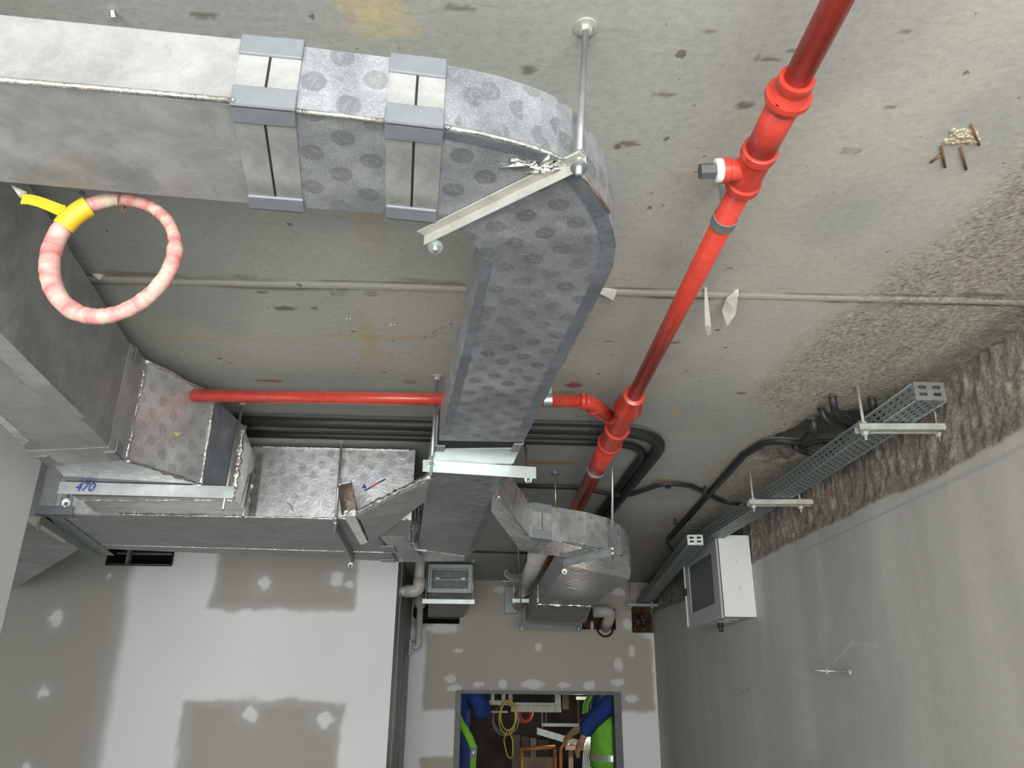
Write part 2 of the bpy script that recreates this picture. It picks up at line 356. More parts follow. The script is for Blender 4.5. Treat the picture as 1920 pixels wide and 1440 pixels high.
# ------------------------------------------------------------------ gridded surfaces with their own colours
def grid(name, o, du, dv, nu, nv, colf, mat, dispf=None, nrm=None, hole=None, flip=False):
    o, du, dv = np.array(o, float), np.array(du, float), np.array(dv, float)
    iu, iv = np.meshgrid(np.linspace(0, 1, nu+1), np.linspace(0, 1, nv+1)); P = o+iu[..., None]*du+iv[..., None]*dv
    C = colf(P)
    if dispf is not None: P = P+dispf(P)[..., None]*np.array(nrm)
    idx = np.arange((nu+1)*(nv+1)).reshape(nv+1, nu+1)
    F = np.stack([idx[:-1, :-1], idx[:-1, 1:], idx[1:, 1:], idx[1:, :-1]], -1).reshape(-1, 4)
    if hole is not None:
        cen = (P[:-1, :-1]+P[1:, 1:])/2; F = F[~hole(cen).reshape(-1)]
    if flip: F = F[:, ::-1]
    me = bpy.data.meshes.new(name); me.from_pydata(P.reshape(-1, 3).tolist(), [], F.tolist()); me.materials.append(mat)
    ca = me.color_attributes.new('tint', 'FLOAT_COLOR', 'POINT')
    cc = np.zeros((P.shape[0]*P.shape[1], 4)); cc[:, :C.shape[-1]] = np.clip(C.reshape(-1, C.shape[-1]), 0, 1); ca.data.foreach_set('color', cc.reshape(-1))
    for p in me.polygons: p.use_smooth = True
    ob = bpy.data.objects.new(name, me); COL.objects.link(ob); struct(ob); return ob
def lerp(c, col, a): return c*(1-a[..., None])+np.array(col)*a[..., None]
def blob(X, Y, cx, cy, rx, ry, soft=0.35, n=0.5, seed=5, rot=0.0):
    dx, dy = X-cx, Y-cy; c, s_ = math.cos(rot), math.sin(rot); dx, dy = dx*c+dy*s_, -dx*s_+dy*c
    d = np.sqrt((dx/rx)**2+(dy/ry)**2)+(fbm(X, Y, 1.2/max(min(rx, ry), .01), 4, seed)-0.5)*n*2
    return 1-ss(1-soft, 1+soft, d)

# ceiling -----------------------------------------------------------
px = lambda a, b: U(a, b, z=ZC)
def ceil_col(P):
    X, Y = P[..., 0], P[..., 1]; c = np.ones(X.shape+(3,))*np.array([0.43, 0.44, 0.41])
    c = c*(0.74+0.52*fbm(X, Y, 1.6, 6, 3))[..., None]
    c = lerp(c, (0.60, 0.57, 0.50), 0.55*ss(0.50, 0.72, fbm(X, Y, 1.1, 3, 9)))
    c = lerp(c, (0.36, 0.37, 0.37), 0.5*ss(0.52, 0.7, fbm(X+3, Y, 2.3, 4, 21)))
    wob = (fbm(X, Y*0+1, 3, 3, 4)-0.5)*0.03
    # rough spatter belt along the right wall
    e = X-(0.93+0.06*np.sin(Y*2.1)+0.35*(fbm(X, Y, 2.2, 4, 31)-0.5)); r = ss(-0.05, 0.08, e)
    sp = vnoise(X*170, Y*170, 7); c = lerp(c, (0.43, 0.40, 0.33), r*0.75)
    c = lerp(c, (0.62, 0.58, 0.49), r*ss(0.72, 0.85, sp)); c = lerp(c, (0.15, 0.13, 0.10), r*ss(0.80, 0.9, vnoise(X*150+5, Y*150, 13))*0.6)
    sp0 = ss(0.90, 0.95, vnoise(X*80, Y*80, 77))*ss(0.55, 0.95, X)*0.7; c = lerp(c, (0.62, 0.60, 0.52), sp0)
    dg = np.abs(X-1.10-0.15*(Y-1.3)*0-0.05*fbm(X, Y, 6, 3, 2)); c = lerp(c, (0.20, 0.18, 0.14), (1-ss(0.0, 0.02, dg))*0.5*ss(1.0, 1.3, Y)*(1-ss(1.9, 2.3, Y))*(fbm(X, Y, 30, 2, 3) > 0.42))
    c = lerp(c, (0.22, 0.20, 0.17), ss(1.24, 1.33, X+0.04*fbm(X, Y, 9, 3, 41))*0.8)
    # formwork joints
    for yj, st in ((1.622, 1.0), (2.77, 0.35), (3.86, 0.35), (4.95, 0.3)):
        d = Y-yj-wob*0.25
        c = lerp(c, (0.17, 0.16, 0.12), (1-ss(0.0015, 0.006, np.abs(d-0.0)))*st*(0.35+0.65*ss(0.35, 0.6, fbm(X, Y, 9, 3, 8))))
        if st > 0.5:
            c = lerp(c, (0.56, 0.55, 0.49), (1-ss(0.012, 0.016, np.abs(d-0.018)))*0.6)
            c = lerp(c, (0.22, 0.21, 0.15), (1-ss(0.002, 0.010, np.abs(d-0.033-0.01*fbm(X, Y, 8, 3, 1))))*ss(0.42, 0.62, fbm(X, Y, 7, 3, 88)))
            c = lerp(c, (0.25, 0.24, 0.18), (1-ss(0.002, 0.012, np.abs(d+0.014)))*ss(0.45, 0.62, fbm(X, Y, 6, 3, 89)))
    Q = lambda a, b, rx, ry, col, al, s=5, n=0.5, rot=0, soft=.35: lerp(c, col, blob(X, Y, px(a, b).x, px(a, b).y, rx, ry, soft, n, s, rot)*al)
    c = Q(690, 10, 0.045, 0.022, (0.60, 0.46, 0.22), 0.5); c = Q(715, 45, 0.05, 0.03, (0.60, 0.50, 0.28), 0.5)
    c = Q(690, 640, 0.025, 0.17, (0.50, 0.40, 0.20), 0.4, 6); c = Q(450, 637, 0.24, 0.018, (0.54, 0.42, 0.20), 0.42, 7)
    c = Q(690, 420, 0.03, 0.12, (0.48, 0.40, 0.22), 0.4, 16); c = Q(720, 632, 0.16, 0.015, (0.50, 0.38, 0.14), 0.4, 19)
    c = Q(1245, 902, 0.06, 0.03, (0.42, 0.27, 0.07), 0.8, 8); c = Q(1030, 868, 0.10, 0.03, (0.40, 0.28, 0.10), 0.7, 8); c = Q(1270, 777, 0.012, 0.02, (0.6, 0.4, 0.1), 0.9, 3)
    c = Q(680, 822, 0.10, 0.03, (0.5, 0.38, 0.2), 0.6, 4)
    c = Q(1075, 722, 0.03, 0.022, (0.42, 0.05, 0.05), 0.8, 3); c = Q(505, 714, 0.05, 0.01, (0.42, 0.05, 0.05), 0.8, 3); c = Q(1060, 735, 0.03, 0.01, (0.42, 0.1, 0.1), 0.4, 3)
    for a, b, rx, ry in ((490, 548, .014, .007), (530, 578, .028, .012), (1175, 270, .02, .007), (1245, 178, .018, .006), (990, 132, .014, .009), (385, 28, .018, .006), (1395, 198, .018, .007), (1265, 642, .018, .007), (590, 578, .01, .006),
                         (1390, 737, .02, .01), (1440, 110, .02, .004), (860, 15, .02, .005), (1140, 640, .02, .004), (1490, 95, .01, .004), (1330, 60, .008, .005), (1700, 60, .008, .005), (1670, 200, .01, .004)):
        c = Q(a, b, rx, ry, (0.17, 0.16, 0.12), 0.85, int(a), 0.6)
    for a, b, rx, ry in ((768, 716, .018, .014), (632, 551, .014, .01), (697, 551, .016, .01), (560, 1000, .02, .014), (1595, 283, .016, .010), (790, 820, .015, .02)):
        p = px(a, b); d = np.sqrt(((X-p.x)/rx)**2+((Y-p.y)/ry)**2); ringm = 1-ss(0.0, 0.22, np.abs(d-1))
        c = lerp(c, (0.15, 0.145, 0.13), ringm*0.8); c = lerp(c, (0.30, 0.29, 0.26), (1-ss(0.8, 1, d))*0.5)
    # scratched writing near the long duct
    for k in range(7):
        a = 802+k*8; p = px(a, 632-k*4); d = np.sqrt(((X-p.x)/.007)**2+((Y-p.y)/.012)**2); c = lerp(c, (0.17, 0.165, 0.15), (1-ss(0, .25, np.abs(d-1)))*0.8*(((X-p.x)*(1 if k % 2 else -1)) > -0.001))
    # hollow by the tray, its shade painted in as dark grey
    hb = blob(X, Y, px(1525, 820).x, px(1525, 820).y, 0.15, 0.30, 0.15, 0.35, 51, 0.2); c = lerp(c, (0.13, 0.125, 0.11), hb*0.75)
    return np.concatenate([c, (r*0.9+0.08)[..., None]], -1)
def ceil_disp(P):
    X, Y = P[..., 0], P[..., 1]; r = ss(0.95, 1.1, X+0.3*(fbm(X, Y, 2.2, 4, 31)-0.5))
    d = r*0*X; d = d-0.003*(1-ss(0.010, 0.014, np.abs(Y-1.640)))
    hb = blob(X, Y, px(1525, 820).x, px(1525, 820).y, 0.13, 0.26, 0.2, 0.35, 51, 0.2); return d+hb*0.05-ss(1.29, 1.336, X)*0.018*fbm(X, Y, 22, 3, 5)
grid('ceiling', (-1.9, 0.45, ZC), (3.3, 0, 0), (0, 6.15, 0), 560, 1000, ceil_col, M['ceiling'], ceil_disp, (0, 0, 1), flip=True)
mb = MB(); mb.box((-4, -2.5, ZC+0.06), (1.9, 10, ZC+0.25)); mb.box((-4, -2.5, ZC), (1.9, 0.45, ZC+0.07)); mb.box((-4, 0.45, ZC), (-1.9, 10, ZC+0.07)); mb.box((-1.9, 6.60, ZC), (1.9, 10, ZC+0.07)); mb.box((1.4, .45, ZC), (1.9, 6.6, ZC+.07))
M['slab'] = simple('concrete_slab', (0.42, 0.42, 0.39), 0.9, 0, 6, 0.15, 0.2); struct(mb.build('ceiling_slab', M['slab'])); 
struct(MB().box((-4, -2.5, -0.1), (1.9, 10, 0)).build('floor', M['floor']))

# right wall -----------------------------------------------------------
def rz(Y): return 2.597+0.012*np.sin(Y*2.2)+0.05*(fbm(Y, Y*0+3, 3.5, 5, 61)-0.5)
def rw_col(P):
    Y, Z = P[..., 1], P[..., 2]; c = np.ones(Y.shape+(3,))*np.array([0.49, 0.485, 0.46]); c = c*(0.86+0.28*fbm(Y*2.2, Z*0.35, 3.0, 5, 71))[..., None]
    c = lerp(c, (0.36, 0.36, 0.35), 0.5*ss(0.5, 0.7, fbm(Y, Z, 1.3, 4, 73))); c = lerp(c, (0.55, 0.54, 0.50), 0.4*ss(0.55, 0.75, fbm(Y*3, Z*0.5, 2.5, 4, 74)))
    edge = ss(-0.006, 0.006, Z-rz(Y))
    rough = np.ones_like(c)*np.array([0.30, 0.285, 0.25])*(0.45+1.1*fbm(Y, Z*0.6, 40, 4, 81))[..., None]
    rough = lerp(rough, (0.52, 0.47, 0.38), ss(0.58, 0.75, fbm(Y, Z, 9, 4, 83))*0.7); c = c*(1-edge[..., None])+rough*edge[..., None]
    p = U(1555, 925, x=XR); em = edge
    c = lerp(c, (0.36, 0.15, 0.12), blob(Y, Z, p.y, p.z, 0.03, 0.02, .3, .4)*0.6)
    d = np.abs(Z-2.548-0.004*np.sin(Y)); c = lerp(c, (0.27, 0.28, 0.31), (1-ss(0.001, 0.006, d))*0.6*(Y < 3.3))
    for (a, b, q, r_) in ((1485, 1258, 1530, 1275), (1595, 1205, 1655, 1212), (1560, 1245, 1600, 1205)):
        A, B = U(a, b, x=XR), U(q, r_, x=XR); t = np.clip(((Y-A.y)*(B.y-A.y)+(Z-A.z)*(B.z-A.z))/((B.y-A.y)**2+(B.z-A.z)**2), 0, 1)
        dd = np.sqrt((Y-A.y-t*(B.y-A.y))**2+(Z-A.z-t*(B.z-A.z))**2); c = lerp(c, (0.62, 0.61, 0.58), (1-ss(0.0, 0.008, dd))*0.5)
    return np.concatenate([c, em[..., None]], -1)
def rw_disp(P):
    Y, Z = P[..., 1], P[..., 2]; e = ss(-0.004, 0.045, Z-rz(Y)); return e*(0.006+0.016*(fbm(Y*1.5, Z, 28, 4, 91)-0.35))-0.003*fbm(Y*3, Z, 2, 3, 95)
grid('wall_right', (XR, 0.3, 1.1), (0, 6.2, 0), (0, 0, 1.76), 900, 260, rw_col, M['plaster'], rw_disp, (1, 0, 0), flip=True)
struct(MB().box((XR+0.06, -2.5, 0), (1.9, 10, ZC)).box((XR, -2.5, 0), (XR+0.07, 0.3, ZC)).box((XR, 0.3, 0), (XR+0.07, 6.5, 1.1)).box((XR, 6.5, 0), (XR+0.07, 10, ZC)).build('wall_right_core', M['slab']))

# plasterboard front partition -----------------------------------------
BOARD = (0.39, 0.37, 0.325); FILL = (0.80, 0.81, 0.82)
def rect(X, Z, x0, x1, z0, z1, s=0.02, n=0.07, seed=1):
    s = s*0.9
    jx = (fbm(X, Z, 6, 4, seed)-0.5)*n*0.9; jz = (fbm(X, Z, 7, 4, seed+50)-0.5)*n; X = X+jx; Z = Z+jz
    return ss(x0-s, x0+s, X)*(1-ss(x1-s, x1+s, X))*ss(z0-s, z0+s, Z)*(1-ss(z1-s, z1+s, Z))
def fw_col(P):
    X, Z = P[..., 0], P[..., 2]; c = np.ones(X.shape+(3,))*np.array(FILL); c = c*(0.95+0.1*fbm(X, Z, 1.5, 3, 5))[..., None]
    g = np.clip(1-rect(X, Z, -1.70, -0.80, 2.46, 3.2, .02)*1-rect(X, Z, -1.76, -0.82, 0.7, 1.94, .02)-ss(-0.04, 0.04, -2.20-X+0.06*(fbm(X, Z, 5, 3, 3)-.5)), 0, 1)
    g2 = np.clip(1-rect(X, Z, -1.66, -0.83, 2.50, 3.2, .03, .03)*1-rect(X, Z, -1.70, -0.86, 0.7, 1.90, .03, .03)-ss(-0.05, 0.05, -2.26-X), 0, 1)
    c = lerp(c, (0.45, 0.44, 0.415), 1-g); c = lerp(c, BOARD, (1-g2)*0.85)
    for a, b, r in ((495, 1092, .05), (632, 1086, .05), (470, 1338, .055), (610, 1350, .055), (106, 1160, .05), (80, 1298, .042), (205, 1080, .018), (50, 1440, .03), (655, 1095, .03)):
        p = U(a, b, y=YF); c = lerp(c, (0.45, 0.45, 0.44), blob(X, Z, p.x, p.z, r*1.6, r*1.5, .4, .5, int(a))*.6); c = lerp(c, FILL, blob(X, Z, p.x, p.z, r*.8, r*0.75, .3, .6, int(b))*.85)
    return c
h0, h1 = U(205, 1030, y=YF), U(322, 1060, y=YF)
grid('wall_front', (-3.4, YF, 1.1), (XP+3.4, 0, 0), (0, 0, ZC-1.1), 290, 175, fw_col, M['board'], hole=lambda c: (c[..., 0] > h0.x) & (c[..., 0] < h1.x) & (c[..., 2] > h1.z) & (c[..., 2] < 2.835))
mb = MB(); mb.box((-3.4, YF+0.03, 1.1), (h0.x-0.02, YF+0.1, ZC)); mb.box((h1.x+0.02, YF+0.03, 1.1), (XP-0.01, YF+0.1, ZC)); mb.box((h0.x-.02, YF+.03, 1.1), (h1.x+.02, YF+.1, h1.z-.02)); mb.box((-3.4, YF, 0), (XP, YF+0.1, 1.1)); mb.box((-4, YF, 0), (-3.4, YF+.1, ZC))
struct(mb.build('wall_front_core', M['slab']))
t = thing('wall_sleeve', 'open rectangular sleeve with painted black shade inside, at the top of the patched left partition', 'duct opening', (h0.x, YF, h1.z))
mb = MB(); x0, x1, z0, z1 = h0.x, h1.x, h1.z, 2.835
mb.box((x0, YF-0.015, z0-0.004), (x0+0.006, YF+0.35, z1)); mb.box((x1-0.006, YF-0.015, z0-0.004), (x1, YF+0.35, z1)); mb.box((x0, YF-0.015, z0-0.006), (x1, YF+0.35, z0)); mb.box((x0, YF+0.34, z0), (x1, YF+0.35, z1))
mb.build('sleeve', M['blk2'], t); mb = MB(); mb.box((x0+0.09, YF+0.05, z0), (x0+0.11, YF+0.09, z1)); mb.box((x0, YF+.1, z1-.03), (x1, YF+.12, z1-.018)); mb.build('stud', M['stud'], t)  # sleeve coloured near-black as the shade within the hole
# partition end in bare steel and the corridor face behind it
mb = MB(); mb.box((XP-0.008, YF+0.001, 0), (XP, YF+0.42, ZC)); struct(mb.build('wall_partition_end', M['stud']))
mb = MB(); mb.box((XP-0.1, YF+0.42, 0), (XP-0.02, YB, ZC)); struct(mb.build('wall_partition_side', M['stud']))
mb = MB()
for yy in (5.30,): mb.box((XP-0.0, yy, 0.0), (XP+0.006, yy+0.012, ZC))
struct(mb.build('trim_1', M['stud']))
struct(MB().box((XP-0.018, YF+0.50, 0), (XP+0.012, YF+0.64, 2.28)).build('trim_2', M['frame']))

# back wall with door and openings --------------------------------------
DX0, DX1, DZ = -0.195, 1.045, 2.022
def bw_col(P):
    X, Z = P[..., 0], P[..., 2]; c = np.ones(X.shape+(3,))*np.array(BOARD)*1.15; c = c*(0.94+0.12*fbm(X, Z, 2, 4, 15))[..., None]
    a = ss(-0.02, 0.02, -0.455-X+0.03*(fbm(X, Z, 9, 3, 1)-.5))*(1-ss(2.46, 2.50, Z)); c = lerp(c, FILL, a)
    b = ss(-0.02, 0.02, X-1.285+0.04*(fbm(X, Z, 9, 3, 2)-.5)-0.03)*(1-ss(2.46, 2.5, Z)); c = lerp(c, FILL, b)
    lo = (1-ss(1.865, 1.905, Z+0.03*(fbm(X, Z, 9, 3, 4)-.5))); c = lerp(c, (0.80, 0.81, 0.82), lo*(1-rect(X, Z, -0.50, -0.17, 1.2, 1.57, .02)))
    m = lo*0
    for px_, pz_, rx, rz_ in ((1010, 1213, .03, .035), (1160, 1245, .03, .05), (1185, 1222, .03, .04), (845, 1272, .05, .03), (850, 1290, .06, .025), (897, 1283, .045, .02), (942, 1283, .035, .03), (1000, 1283, .08, .035), (1057, 1284, .045, .022), (1105, 1285, .04, .03), (1158, 1280, .05, .03), (860, 1220, .035, .018), (1185, 1310, .05, .03), (830, 1178, .13, .035), (1220, 1190, .07, .03), (1160, 1110, .05, .03), (940, 1105, .05, .03), (1175, 1170, .04, .05)):
        p = U(px_, pz_, y=YB); m = np.maximum(m, blob(X, Z, p.x, p.z, rx, rz_, .2, .5, px_))
    c = lerp(c, (0.76, 0.77, 0.78), m*0.75); m2 = rect(X, Z, -0.25, 1.15, 2.03, 2.11, .03); c = lerp(c, (0.42, 0.41, 0.39), m2*.5*(1-m)); return c
hA = (U(1183, 1135, y=YB), U(1238, 1187, y=YB)); hB = (U(1090, 1140, y=YB), U(1156, 1182, y=YB)); hC = (U(795, 1100, y=YB), U(862, 1169, y=YB))
def bhole(c):
    X, Z = c[..., 0], c[..., 2]; r = (X > DX0) & (X < DX1) & (Z < DZ)
    for a, b in (hA, hB): r |= (X > a.x) & (X < b.x) & (Z > b.z) & (Z < a.z)
    r |= (X > hC[0].x) & (X < hC[1].x) & (Z > hC[1].z) & (Z < 2.76); r |= ((X-(-0.50))**2+(Z-2.60)**2 < 0.0045); return r
grid('wall_back', (XP-0.05, YB, 1.1), (XR-XP+0.1, 0, 0), (0, 0, ZC-1.1), 200, 176, bw_col, M['board'], hole=bhole)
mb = MB(); yb0, yb1 = YB+0.02, YB+0.12
mb.box((XP-.1, yb0, 0), (DX0, yb1, 2.30)); mb.box((DX1, yb0, 0), (XR+.05, yb1, 2.30)); mb.box((DX0, yb0, DZ), (DX1, yb1, 2.30)); mb.box((-.12, yb0, 2.3), (.74, yb1, ZC)); mb.box((XP-.1, yb0, 2.3), (XR+.05, yb1, 2.42)); mb.box((XP-.1, yb0, 2.79), (XR+.05, yb1, ZC))
mb.box((XP-.1, YB, 0), (DX0, yb0, 1.1)); mb.box((DX1, YB, 0), (XR, yb0, 1.1))
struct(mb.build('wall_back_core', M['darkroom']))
mb = MB(); mb.box((DX0-0.012, YB-0.012, 0), (DX0+0.030, YB+0.13, DZ)); struct(mb.build('door_1', M['frame']))
mb = MB(); mb.box((DX1-0.045, YB-0.012, 0), (DX1+0.010, YB+0.13, DZ)); o = mb.build('door_jamb', M['frame'], bpy.data.objects['door_1'])
mb = MB(); mb.box((DX0+0.03, YB-0.012, DZ-0.018), (DX1-0.045, YB+0.13, DZ+0.006)); mb.build('door_head', M['frame'], bpy.data.objects['door_1'])
# recesses behind the openings
for i, (a, b) in enumerate((hA, hB)):
    mb = MB(); mb.box((a.x-.01, YB+.14, b.z-.01), (b.x+.01, YB+.2, a.z+.01)); mb.box((a.x-.01, YB+.004, b.z-.02), (b.x+.01, YB+.2, b.z)); mb.box((b.x, YB+.004, b.z), (b.x+.02, YB+.2, a.z)); mb.box((a.x-.02, YB+.004, b.z), (a.x, YB+.2, a.z))
    struct(mb.build('wall_opening_lining', M['wool']))
mb = MB()
for k in range(40):
    p = V((random.uniform(hA[0].x+.01, hA[1].x-.02), YB+random.uniform(.04, .12), random.uniform(hA[1].z+.01, hA[0].z-.05)))
    mb.tube([p, p+V((random.uniform(-.03, .03), random.uniform(-.03, .01), random.uniform(-.04, .03)))], [random.uniform(.01, .022), .006], 7)
tag(mb.build('mineral_wool', M['wool'], smooth=True), 'brown tuft of mineral wool stuffed in the right wall opening under the cable trays', 'insulation')
# left wall and outer walls
M['lwall'] = simple('pale_painted_board', (0.66, 0.67, 0.65), 0.8, 0, 3, 0.04, 0.02)
struct(MB().box((XL-0.12, -2.5, 0), (XL, 2.49, ZC)).build('wall_left', M['lwall'])); struct(MB().box((-4.1, -2.5, 0), (-4, 10, ZC)).build('wall_outer_left', M['slab']))
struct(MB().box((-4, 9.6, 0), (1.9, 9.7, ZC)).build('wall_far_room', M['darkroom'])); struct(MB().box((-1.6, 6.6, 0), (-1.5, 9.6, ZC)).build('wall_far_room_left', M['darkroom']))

# ------------------------------------------------------------------ duct tools
def sec(n, f, zt): return [V(n), V(f), V((f[0], f[1], zt)), V((n[0], n[1], zt))]
def lsec(a, b, t): return [a[i].lerp(b[i], t) for i in range(len(a))]
def expand(s, e):
    d = (s[0]-s[1]).normalized()*e; z = V((0, 0, e)); return [s[0]+d-z, s[1]-d-z, s[2]-d+z, s[3]+d+z]
def clip(parent, c, along, side, down, L=0.07, leg=0.026, th=0.005, mat='clip'):
    """L shaped corner piece hugging the corner edge at c; side/down point outwards"""
    al, sd, dn = V(along).normalized(), V(side).normalized(), V(down).normalized(); mb = MB(); o = c-al*L/2
    mb.obox(o+dn*th-sd*leg, al*L, sd*(leg+th), -dn*th); mb.obox(o+sd*th+dn*th, al*L, -dn*(leg+th), -sd*th)
    return mb.build('corner_clip', M[mat], parent, bevel=0.002)
def joint(parent, S0, S1, tg, half, e=0.0018, clips=(0, 1, 2, 3), L=None, leg=0.026):
    """two flat tape bands either side of a dark seam at parameter tg, clips on its corners"""
    ln = (S1[0]-S0[0]).length; h = half/ln; g = 0.0016/ln
    for a, b in ((tg-h, tg-g), (tg+g, tg+h)):
        MB().loft([expand(lsec(S0, S1, a), e), expand(lsec(S0, S1, b), e)]).build('joint_band', M['band'], parent)
    MB().loft([expand(lsec(S0, S1, tg-g*1.2), e*0.6), expand(lsec(S0, S1, tg+g*1.2), e*0.6)]).build('joint_seam', M['gap'], parent)
    s = lsec(S0, S1, tg); al = S1[0]-S0[0]; d = s[0]-s[1]; zz = V((0, 0, 1))
    for k in clips: clip(parent, s[k], al, d if k in (0, 3) else -d, -zz if k < 2 else zz, L or half*2+0.002, leg)
def threaded_rod(parent, a, b, r=0.004):
    mb = MB(); mb.cyl(a, b, r, 8); o = mb.build('threaded_rod', M['galv'], parent, True); return o
def nut(parent, c, d=(0, 0, 1), r=0.009, h=0.008, mat='galv'):
    d = V(d).normalized(); mb = MB(); mb.tube([V(c)-d*h/2, V(c)+d*h/2], r, 6); mb.tube([V(c)-d*(h/2+.002), V(c)-d*(h/2)], r*1.4, 16); return mb.build('nut', M[mat], parent)

# ================================================================== DUCT A : main branch duct with elbow
ZA, ZAT = 2.587, 2.686
A = lambda a, b: U(a, b, z=ZA)
T = thing('rectangular_duct', 'long foil duct crossing the top left and turning at a big rounded elbow', 'air duct', A(640, 300))
n0, n1 = A(0, 152), A(440, 190); f0, f1 = A(0, 342), A(480, 385)
sL = sec(n0.lerp(n1, -1.3), f0.lerp(f1, -0.75), ZAT); s1 = sec(A(493, 201), A(520, 387), ZAT); s2 = sec(A(777, 234), A(771, 406), ZAT)
s3 = sec(A(828, 242), A(815, 410), ZAT)
MB().loft([sL, s1]).build('straight_section', M['foil_plain'], T, bevel=0.0015)
MB().loft([s1, s2, s3]).build('short_section', M['foil'], T, bevel=0.0015)
joint(T, sL, s1, 1.0, 0.036); joint(T, s1, s2, 1.0, 0.034)
out = [(828, 242), (860, 247), (900, 254), (940, 263), (980, 275), (1015, 286), (1045, 300), (1075, 320), (1100, 345), (1122, 372), (1140, 402), (1150, 430), (1155, 460), (1150, 500), (1138, 525), (1120, 560)]
inn = [(815, 410), (824, 414), (834, 418), (843, 422), (852, 427), (860, 432), (866, 437), (873, 443), (880, 450), (888, 457), (896, 465), (902, 472), (907, 479), (905, 490), (902, 503), (896, 530)]
el = [sec(A(*a), A(*b), ZAT) for a, b in zip(out, inn)]
MB().loft(el).build('elbow', M['foil'], T)
sE = sec(A(981, 829), A(823, 826), ZAT)
MB().loft([el[-1], sE]).build('long_section', M['foil'], T)
# flat tape strips along the underside edges and crinkled tape along the outer edge
def edge_strip(parent, ptsA, ptsB, z, mat='band', name='edge_tape', th=0.0012):
    """tape ribbon on the underside between two pixel outlines"""
    a = [U(*p, z=z) for p in ptsA]; b = [U(*p, z=z) for p in ptsB]; secs = []
    for p, q in zip(a, b): secs.append([p, q, q-V((0, 0, th)), p-V((0, 0, th))])
    return MB().loft(secs).build(name, M[mat], parent)
M['edge'] = foil('dark_edge_tape', (0.22, 0.24, 0.275), 0.42, 0.5, dots=False, crinkle=0.45, cscale=30, dust=0.2)
edge_strip(T, [(1045, 300), (1075, 320), (1100, 345), (1122, 372), (1140, 402), (1150, 430), (1155, 460), (1148, 500), (1120, 560), (1060, 670), (1020, 748), (984, 820)],
           [(1018, 305), (1050, 328), (1075, 352), (1096, 380), (1112, 408), (1122, 436), (1127, 462), (1120, 500), (1094, 560), (1038, 670), (1000, 748), (966, 820)], ZA-0.0002, 'edge')
edge_strip(T, [(908, 482), (896, 535), (872, 640), (846, 745), (828, 815)], [(924, 490), (912, 540), (888, 642), (862, 747), (844, 815)], ZA-0.0002, 'edge')
edge_strip(T, [(828, 243), (900, 255), (980, 275), (1045, 300)], [(826, 258), (897, 270), (974, 291), (1032, 314)], ZA-0.0002, 'edge')
# bright crimped fold along the near lower edge
mb = MB(); pts = [n0.lerp(n1, -1.2)]+[A(*p) for p in ((0, 152), (220, 171), (440, 191))]; mb.tube([p+V((0, -.001, 0.001)) for p in pts], 0.0035, 8); 
pts = [A(*p) for p in ((548, 207), (640, 217), (728, 228))]; mb.tube(pts, 0.003, 8); pts = [A(*p) for p in ((832, 243), (900, 255), (980, 275), (1030, 292), (1060, 309), (1100, 344), (1140, 401))]; mb.tube([p+V((0.001, -.002, 0.002)) for p in pts], 0.0035, 8)
mb.build('crimped_edge', M['tape'], T, True)
mb = MB(); c0 = A(1018, 306)
for k in range(16):
    a = c0+V((random.uniform(-.03, .03), random.uniform(-.008, .012), -0.001)); mb.tube([a, a+V((random.uniform(-.02, .02), random.uniform(-.01, .01), -.003)), a+V((random.uniform(-.03, .03), random.uniform(-.01, .01), 0))], random.uniform(.001, .003), 6)
mb.build('torn_foil', M['tape'], T, True)
# transverse connection and continuation
sF0 = sec(A(974, 840), A(818, 842), ZAT); sF1 = sec(A(962, 868), A(808, 872), ZAT)
MB().loft([sE, lsec(sE, sF0, .9)]).build('joint_seam', M['gap'], T)
MB().loft([expand(sF0, .001), expand(sF1, .001)]).build('joint_band', M['galv_bright'], T)
al = sE[0]-el[-1][0]
clip(T, sE[0].lerp(sF0[0], .8), al, sE[0]-sE[1], (0, 0, -1), .07, .022); clip(T, sE[1].lerp(sF0[1], .8), al, sE[1]-sE[0], (0, 0, -1), .05, .022)
sG0 = sec(A(955, 880), A(805, 882), ZAT); sG1 = sec(A(894, 1026), A(784, 1026), ZAT); sG2 = sec(A(876, 1045), A(790, 1042), ZAT)
MB().loft([sF1, sG0, sG1, sG2]).build('end_section', M['foil'], T, bevel=0.0015)
edge_strip(T, [(955, 885), (930, 943), (905, 1000), (890, 1034)], [(942, 885), (918, 943), (892, 1000), (878, 1034)], ZA-0.0002, 'edge')
# branch box where the end section meets the low header duct
zx = 2.581; q0, q1, q2_, q3_ = U(738, 1030, z=zx), U(800, 1034, z=zx), U(872, 1052, z=zx), U(738, 1054, z=zx)
mb = MB(); mb.prism([(q0.x, q0.y), (q1.x, q1.y), (q2_.x, q2_.y-.12), (q2_.x, q2_.y), (q3_.x, q3_.y)], zx, 2.80); mb.build('branch_box', M['foil_bright'], T, bevel=0.002)
mb = MB()
for k in range(10): x = q0.x+.015+k*.016; mb.tube([V((x, q0.y-.004, 2.61)), V((x+.004, q0.y-.01, 2.70)), V((x-.003, q0.y-.004, 2.79))], random.uniform(.002, .006), 7)
mb.build('crinkled_foil', M['tape'], T, True)

